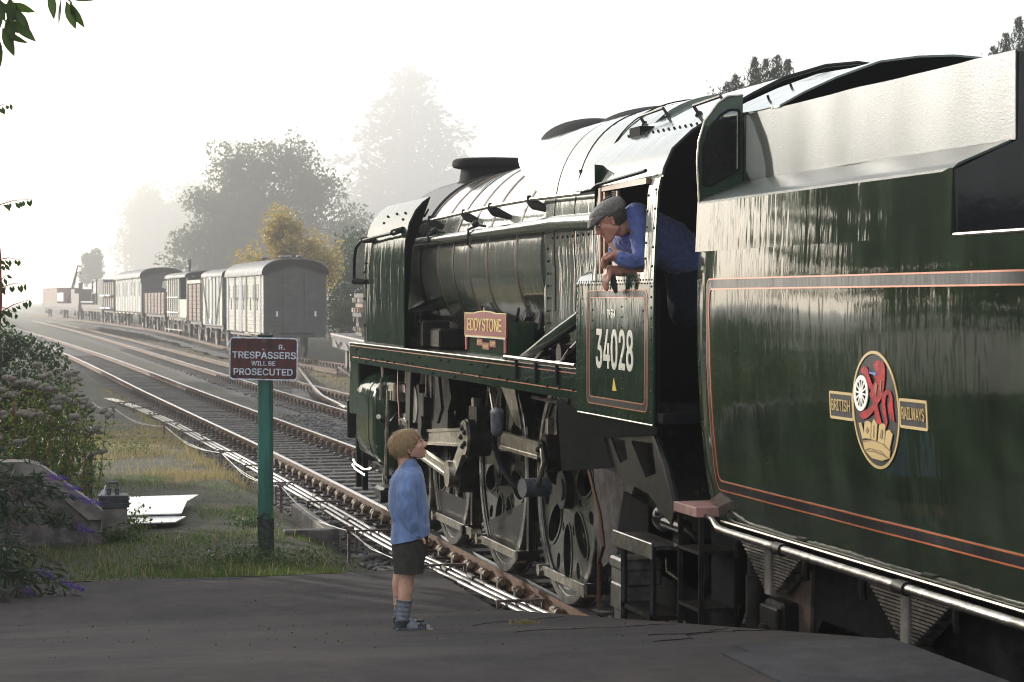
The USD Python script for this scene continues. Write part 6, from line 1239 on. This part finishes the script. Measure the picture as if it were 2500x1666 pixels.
# dense bush by the track
tree('bush', 'dense dark bush at the left beside the nearest rail', 'bush', (-.6, 31.5, 0), lumps((-.5, 31.2, .95), (1.75, 1.5, 1.15), 12, 90, .5) + [((1.0, 30.9, .6), (.55, .7, .75)), ((-2.2, 31.5, 1.0), (1.4, 1.4, 1.2)), ((.55, 31, 1.5), (.6, .7, .5)), ((-.1, 31, 1.85), (.7, .8, .35))], 60000, .075, 'leaf_dark', 91, .06, limbs=False, shell=.5)
g = np.random.default_rng(92); bush_p = stage.GetPrimAtPath('/World/bush').GetPath().pathString
tw = []
for i in range(14):
    x = g.uniform(-1.3, 1.3); y = g.uniform(30.3, 31.6); z = 2.0 - max(0, x - .2) * .75 + g.uniform(-.15, .1); tw.append(tube([(x, y, z - .25), (x + g.uniform(-.05, .08), y, z + g.uniform(.05, .3))], [.006, .003], 4))
part(bush_p, 'dry_seed_stalk', J(tw), 'fluff', False, kind='stuff')
Pp = np.column_stack([g.uniform(-1.4, 1.2, 400), g.uniform(30.1, 31.2, 400), 0 * np.zeros(400)]); Pp[:, 2] = 2.05 - np.maximum(0, Pp[:, 0]) * .7 + g.normal(size=400) * .10
part(bush_p, 'grey_seed_fluff', leaves(Pp, .05, g), 'fluff', False, kind='stuff')
# the tall herb with fluffy heads
hb = thing('flowering_herb', 'tall autumn herb with pale fluffy seed heads before the dark bush', 'plant', (.4, 24.5, 0))
g = np.random.default_rng(95); lf, ld = [], []
heads = [(.62, 24.45, 1.76), (.68, 24.4, 1.66), (.95, 24.4, 1.66), (.98, 24.35, 1.58), (.30, 24.5, 1.62), (.38, 24.5, 1.58), (.48, 24.5, 1.56), (.66, 24.3, 1.52), (.74, 24.3, 1.50), (.58, 24.45, 1.54), (.22, 24.4, 1.5), (.82, 24.3, 1.42), (.92, 24.3, 1.40), (1.05, 24.35, 1.36), (1.12, 24.3, 1.33), (.45, 24.2, 1.24), (.52, 24.2, 1.23), (.10, 24.3, 1.55), (.05, 24.4, 1.35), (1.2, 24.3, 1.05), (1.15, 24.3, 1.02), (1.0, 24.2, 1.2), (.2, 24.2, 1.22), (.12, 24.1, .98), (.38, 24.1, .92), (1.22, 24.3, .80), (.78, 24.2, 1.3), (.33, 24.4, 1.44), (1.33, 24.3, 1.22)] + [(g.uniform(-1.2, 1.15), g.uniform(24.2, 25), g.uniform(1.0, 1.55)) for _ in range(26)]
for (x, y, z) in heads:
    bx = x * .75 + .1 + g.uniform(-.1, .1); by = y + g.uniform(-.1, .2); mid = ((x + bx) / 2 + g.uniform(-.03, .03), (y + by) / 2, z * .5)
    part(hb, 'stem', tube([(bx, by, -.05), mid, (x, y, z - .02)], [.007, .006, .003], 5), 'stem_red' if g.random() < .4 else 'stem_green', 50)
    n = 100; u = g.random(n); p0 = np.array([bx, by, 0.]); c = p0 + (np.array([x, y, z]) - p0) * (.15 + .82 * u)[:, None] + g.normal(size=(n, 3)) * [.075, .075, .04]; lf.append(c)
    hs = [hull(((x + g.normal() * .035, y + g.normal() * .035, z + g.normal() * .018), (.030 + g.random() * .018, .03, .022 + g.random() * .008)), n=6) for _ in range(5)]
    v, f = J([tri(h) for h in hs]); v = v + (meshkit.noise(v * 90, 3) - .5)[:, None] * .012; part(hb, 'seed_head', v_f if False else (v, f), 'fluff', True)
    fp_ = np.array([x, y, z]) + g.normal(size=(60, 3)) * [.045, .045, .025]; ld.append(fp_)
part(hb, 'foliage', leaves(np.vstack(lf), .075, g, .3, .32), 'leaf_herb', False, kind='stuff'); part(hb, 'seed_fluff', leaves(np.vstack(ld), .016, g, .0, .6), 'fluff', False, kind='stuff')
# buddleia: arching stems with drooping leaves, purple spikes, brown spent spikes
bu = thing('buddleia_bush', 'buddleia bush with purple and spent flower spikes leaning in at lower left', 'shrub', (-.6, 19.8, 0))
g = np.random.default_rng(97); lp_, ldir = [], []
ends = [(.76, 21.0, .70, 1), (.79, 20.98, .61, 1), (.95, 20.9, .57, 1), (.88, 20.9, .31, 1), (.60, 20.9, .50, 0), (.74, 20.9, .36, 0), (1.02, 20.85, .25, 0), (.56, 20.9, .40, 0), (.30, 20.9, .42, 0), (.20, 20.8, .85, 0), (.45, 20.9, .98, 0), (.65, 18.35, .12, 1), (.33, 18.4, .06, 1), (.45, 18.4, .20, 1), (.62, 18.3, .02, 0), (.72, 18.3, .03, 0), (.15, 18.4, .25, 0), (.25, 18.3, .12, 0), (.05, 18.5, .35, 0), (.5, 19.2, .25, 0), (.2, 19.4, .5, 0), (.0, 20.5, 1.0, 0), (.25, 20.4, .72, 0), (.62, 20.95, .80, 1), (.4, 18.35, .05, 0), (.1, 18.1, .10, 0)]
for i, (x, y, z, bl) in enumerate(ends):
    s = np.array([-.7 + g.uniform(-.15, .25), 19.7 + (.6 if y > 20 else -.9) + g.uniform(-.2, .2), .0]); e = np.array([x, y, z]); m = (s + e) / 2 + [0, 0, .45 + .3 * g.random()]; m[2] = max(m[2], z + .12)
    t_ = np.linspace(0, 1, 12)[:, None]; c = (1 - t_) ** 2 * s + 2 * t_ * (1 - t_) * m + t_ ** 2 * e
    part(bu, 'stem', tube(c, np.linspace(.012, .003, 12), 5), 'bark', 50)
    for k in range(46):
        u = g.uniform(.25, .98); q_ = (1 - u) ** 2 * s + 2 * u * (1 - u) * m + u ** 2 * e; lp_.append(q_ + g.normal(size=3) * [.05, .05, .04]); ldir.append([g.normal() * .6 + .3, g.normal() * .4, -.5])
    d = c[-1] - c[-3]; d /= np.linalg.norm(d); d = d * .5 + np.array([.5, -.1, -.35 if not bl else -.12]); d /= np.linalg.norm(d); L = .15 + .06 * g.random()
    n = 260; u = g.random(n); fl = e + d * (L * (u - .1))[:, None] + g.normal(size=(n, 3)) * (.021 * (1 - u) + .005)[:, None]
    part(bu, 'flower_spike' if bl else 'spent_spike', leaves(fl, .018 if bl else .015, g, .0, .6), 'buddleia_bloom' if bl else 'man_hair', False)
part(bu, 'foliage', leaves(np.array(lp_), .13, g, .3, .24, dirs=np.array(ldir)), 'buddleia_leaf', False, kind='stuff')
P = blob_points([((-.35, 19.2, .25), (.7, .9, .5)), ((-.3, 20.6, .7), (.55, .6, .5)), ((-.9, 20, .6), (.8, 1.3, .8)), ((.1, 18.6, .1), (.35, .5, .2))], 2600, g); part(bu, 'foliage', leaves(P[P[:, 2] > -.02], .12, g, .3, .26, droop=.5), 'buddleia_leaf', False, kind='stuff')
# cherry branch hanging in at the top left, with its tree out of view
ct = thing('cherry_tree', 'branch of long pointed leaves hanging into the top left corner', 'tree', (-3.0, 9.6, .9))
part(ct, 'trunk', tube([(-3.0, 9.6, .8), (-2.9, 9.6, 2.8), (-2.3, 9.5, 4.2)], [.14, .11, .07], 10), 'bark', 50)
g = np.random.default_rng(99)
br_ = np.array([(-2.4, 9.5, 4.1), (-1.4, 9.4, 4.3), (-.5, 9.33, 4.05), (.0, 9.29, 3.80), (.11, 9.28, 3.70)]); part(ct, 'branch', tube(PchipInterpolator(np.arange(5), br_)(np.linspace(0, 4, 20)), np.linspace(.04, .006, 20), 6), 'bark', 50)
br2 = np.array([(-.5, 9.33, 4.05), (.1, 9.25, 3.86), (.28, 9.22, 3.79), (.37, 9.2, 3.73)]); part(ct, 'branch', tube(PchipInterpolator(np.arange(4), br2)(np.linspace(0, 3, 12)), np.linspace(.012, .003, 12), 5), 'bark', 50)
def big_leaf(base, d, L, w, curl, twist):
    d = np.array(d, float); d /= np.linalg.norm(d); s = np.cross(d, [.3, 1, .2]); s /= np.linalg.norm(s); s = s * math.cos(twist) + np.cross(d, s) * math.sin(twist); nn = np.cross(d, s)
    prof_ = [(0, .0), (.12, .35), (.3, .85), (.5, 1.), (.7, .75), (.86, .38), (1, .0)]; V, Fc = [], []
    for u, k in prof_:
        c = np.array(base) + d * L * u + nn * curl * L * u * u; V += [c - s * w * k * .5 + nn * w * .16 * k, c, c + s * w * k * .5 + nn * w * .16 * k]
    for i in range(6): a = i * 3; Fc += [(a, a + 1, a + 4), (a, a + 4, a + 3), (a + 1, a + 2, a + 5), (a + 1, a + 5, a + 4)]
    return np.array(V), np.array(Fc)
LV = [(.035, 3.735, .02, -.9), (.05, 3.76, .3, -.8), (.085, 3.73, .5, -.6), (.10, 3.70, .45, -.9), (.11, 3.69, .2, -1), (.13, 3.705, .55, -.75), (.12, 3.66, .6, -.5), (.10, 3.665, .1, -1), (.085, 3.63, .35, -.8), (.06, 3.66, -.3, -.9), (.05, 3.64, -.1, -1), (.04, 3.61, .2, -1), (.06, 3.60, .1, -1), (.10, 3.62, .75, -.55), (.07, 3.585, .05, -1), (.05, 3.575, .12, -1), (.12, 3.74, .7, -.3), (.28, 3.775, .12, -1), (.325, 3.76, .08, -1), (.36, 3.735, .45, -.9), (.345, 3.74, .3, -.9), (.33, 3.765, .8, -.1), (.02, 3.69, -.6, -.6), (.08, 3.77, .8, .1), (.14, 3.735, .3, -1), (.02, 3.6, -.3, -.9), (.09, 3.70, -.4, -.8), (.115, 3.745, .1, -1.)]
for i, (x, z, dx, dz) in enumerate(LV):
    part(ct, 'leaf', big_leaf((x, 9.27 - .15 * max(0, x) + g.uniform(-.06, .06), z), (dx, g.uniform(-.3, .3), dz), .105 + .04 * g.random(), .034 + .014 * g.random(), g.uniform(-.3, .3), g.uniform(-.9, .9)), 'leaf_cherry', True)
P = blob_points([((-2.6, 9.6, 5.4), (2.0, 2.4, 1.5)), ((-1.3, 8.4, 5.6), (1.2, 2.2, 1.0)), ((-4.2, 10, 4.8), (1.8, 2.5, 1.6)), ((-1.2, 5.5, 5.6), (2.2, 2.2, 1.2)), ((-3.4, 6.5, 5.4), (2.0, 2.5, 1.6))], 12000, g); part(ct, 'crown', leaves(P, .11, g, .3, .34, droop=.5), 'leaf_cherry', False, kind='stuff')
# leafy shoots at the left margin
vs = thing('leafy_shoot', 'red stemmed leafy shoots reaching in at the left margin above the dark bush', 'shrub', (-.2, 20.6, 0))
g = np.random.default_rng(101)
part(vs, 'stem', tube([(-.15, 20.6, 0), (.10, 20.58, 1.6), (.165, 20.57, 2.45), (.16, 20.57, 2.9), (.12, 20.58, 3.35)], [.018, .014, .012, .010, .006], 8), 'stem_red', 50)
for (x0, z0, x1, z1) in ((.12, 3.36, .445, 3.425), (.14, 2.86, .335, 2.86), (.12, 2.78, .2, 2.82), (.15, 2.60, .39, 2.635), (.14, 2.36, .425, 2.49), (.13, 2.42, .3, 2.36), (.1, 2.45, .22, 2.30), (.1, 4.25, .26, 4.31), (.14, 2.62, .22, 2.72)):
    s = np.array([x0, 20.57, z0]); e = np.array([x1, 20.53, z1]); part(vs, 'twig', tube([s, (s + e) / 2 + [0, 0, .02], e], [.006, .004, .002], 5), 'stem_red', 50)
    for u in np.linspace(.1, 1.0, max(4, int(np.linalg.norm(e - s) / .035))):
        part(vs, 'leaf', big_leaf(s + (e - s) * u + [0, g.uniform(-.02, .02), .0], (g.uniform(-.2, .6), g.uniform(-.3, .3), g.uniform(-1, -.25)), .055 + .03 * g.random(), .036, g.uniform(-.2, .3), g.uniform(-.8, .8)), 'leaf_shoot', True)
# grass
def blades(P, h, w, rng, lean=.5):
    n = len(P); a = rng.uniform(0, 2 * np.pi, n); d = np.column_stack([np.cos(a), np.sin(a), 0 * a]); b = np.column_stack([-np.sin(a), np.cos(a), 0 * a]); hh = (h * rng.uniform(.5, 1.3, n))[:, None]; k = rng.uniform(.1, lean, n)[:, None]
    v = np.stack([P - b * w / 2, P + b * w / 2, P + d * hh * k * .4 + [0, 0, 1] * hh * .6 + b * w * .35, P + d * hh * k * .4 + [0, 0, 1] * hh * .6 - b * w * .35, P + d * hh * k * 1.1 + [0, 0, 1] * hh], 1)
    i = np.arange(n)[:, None] * 5; return v.reshape(-1, 3), np.concatenate([i + [0, 1, 2], i + [0, 2, 3], i + [3, 2, 4]], 1).reshape(-1, 3)
def field(n, x0, x1, y0, y1, rng, dens, pw=1.5):
    y = y0 + (y1 - y0) * rng.random(n) ** pw; x = rng.uniform(x0, x1, n); keep = rng.random(n) < dens(x, y); x, y = x[keep], y[keep]; return np.column_stack([x, y, gz(x, y) - .01])
g = np.random.default_rng(111)
ptch = lambda x, y, s, sd: meshkit.fbm(np.stack([x * s, y * s, 0 * x], -1), 3, sd)
edge = lambda x, y: smooth01((3.55 - x + .5 * (ptch(x, y, .9, 8) - .5)) / .5) * ((y > 19.25 + .25 * (ptch(x, y, 1.5, 5) - .5)))
clear = lambda x, y: ~((x > 1.5) & (x < 2.4) & (y > 23.5) & (y < 26.1))
P = field(95000, -1.5, 3.7, 19.1, 44, g, lambda x, y: edge(x, y) * np.clip((ptch(x, y, .8, 6) - .30) * 3, .06, 1) * clear(x, y)); dry = (P[:, 1] > 31 + 6 * (ptch(P[:, 0], P[:, 1], .5, 2) - .5) * 2) | (g.random(len(P)) < .05)
lone('grass', blades(P[~dry], .050, .007, g), 'grass_blade', kind='stuff', label='short green grass between the pavement and the point rods', cat='grass', smooth=False)
lone('dry_grass', blades(P[dry], .10, .008, g, .8), 'dry_grass', kind='stuff', label='straw coloured dry grass beside the rods farther off', cat='grass', smooth=False)
P = np.vstack([field(9000, 9.9, 11.4, 48, 110, g, lambda x, y: ptch(x, y, .6, 3) ** 2 * 1.3, 1.2), field(9000, 11, 18, 52, 84, g, lambda x, y: ptch(x, y, .5, 4), 1.0), field(4000, 3.2, 4.0, 30, 60, g, lambda x, y: ptch(x, y, .7, 4) ** 2 * 1.5)])
lone('dry_grass', blades(P, .14, .014, g, .9), 'dry_grass', kind='stuff', label='thin dry grass and weeds growing between the far tracks', cat='grass', smooth=False)
# small weeds: clover and leafy tufts
def weed(label, c, r, n, size, mat='leaf_shoot', h=.14):
    P = np.column_stack([c[0] + g.normal(size=n) * r[0], c[1] + g.normal(size=n) * r[1], np.abs(g.normal(size=n)) * h * .6]); P[:, 2] += gz(P[:, 0], P[:, 1]); w_ = thing('weed', label, 'weed', (c[0], c[1], 0)); part(w_, 'foliage', leaves(P, size, g, .6, .6), mat, False)
weed('low leafy weeds round the foot of the sign post', (2.35, 20.55), (.22, .16), 900, .035)
weed('leafy weeds to the right of the sign post along the pavement edge', (2.95, 20.2), (.35, .2), 800, .03)
weed('weed clump at the foot of the pier', (1.35, 22.4), (.14, .12), 500, .045, h=.16)
weed('small weed clump in the middle of the grass edge', (1.6, 20.1), (.10, .08), 220, .03)
weed('green weed tuft under the wire right of the post', (2.85, 23.6), (.14, .2), 350, .04)
weed('tufted herb in the dry grass left of the wire', (2.35, 35.5), (.2, .3), 400, .05, 'leaf_herb', .3)
weed('tall weed beside the shiny sheets', (1.52, 23.4), (.12, .12), 260, .05, 'leaf_herb', .28)
tf = thing('weed', 'tiny dry moss tuft in the crack right of the boy', 'weed', (3.25, 12.9, .5)); P = np.column_stack([3.25 + g.normal(size=160) * .05, 12.9 + g.normal(size=160) * .02, 0 * np.zeros(160)]); P[:, 2] = plat_z(P[:, 0], P[:, 1]); part(tf, 'foliage', blades(P, .03, .004, g), 'dry_grass', False)
fl_ = np.column_stack([g.uniform(-1.5, 3.8, 260), 9.2 + 9 * g.random(260), 0 * np.zeros(260)]); fl_[:, 2] = plat_z(fl_[:, 0], fl_[:, 1]) + .004
lone('fallen_leaves', leaves(fl_, .022, g, .9, .5), 'leaf_herb', kind='stuff', label='scattered leaf scraps and grit on the pavement', cat='leaves', smooth=False)

# ------------------------------------------------------------------ the morning mist
usdkit.material(stage, '/World/Looks/haze_air', {'v': ('principled_volume', {'color': (.965, .975, .985), 'density': .0015, 'anisotropy': .8})}, volume='v.volume')
lone('haze', box(-445, 445, -55, 1000, -1.6, 112), 'haze_air', kind='stuff', smooth=False, label='bright morning mist filling the air', cat='mist')
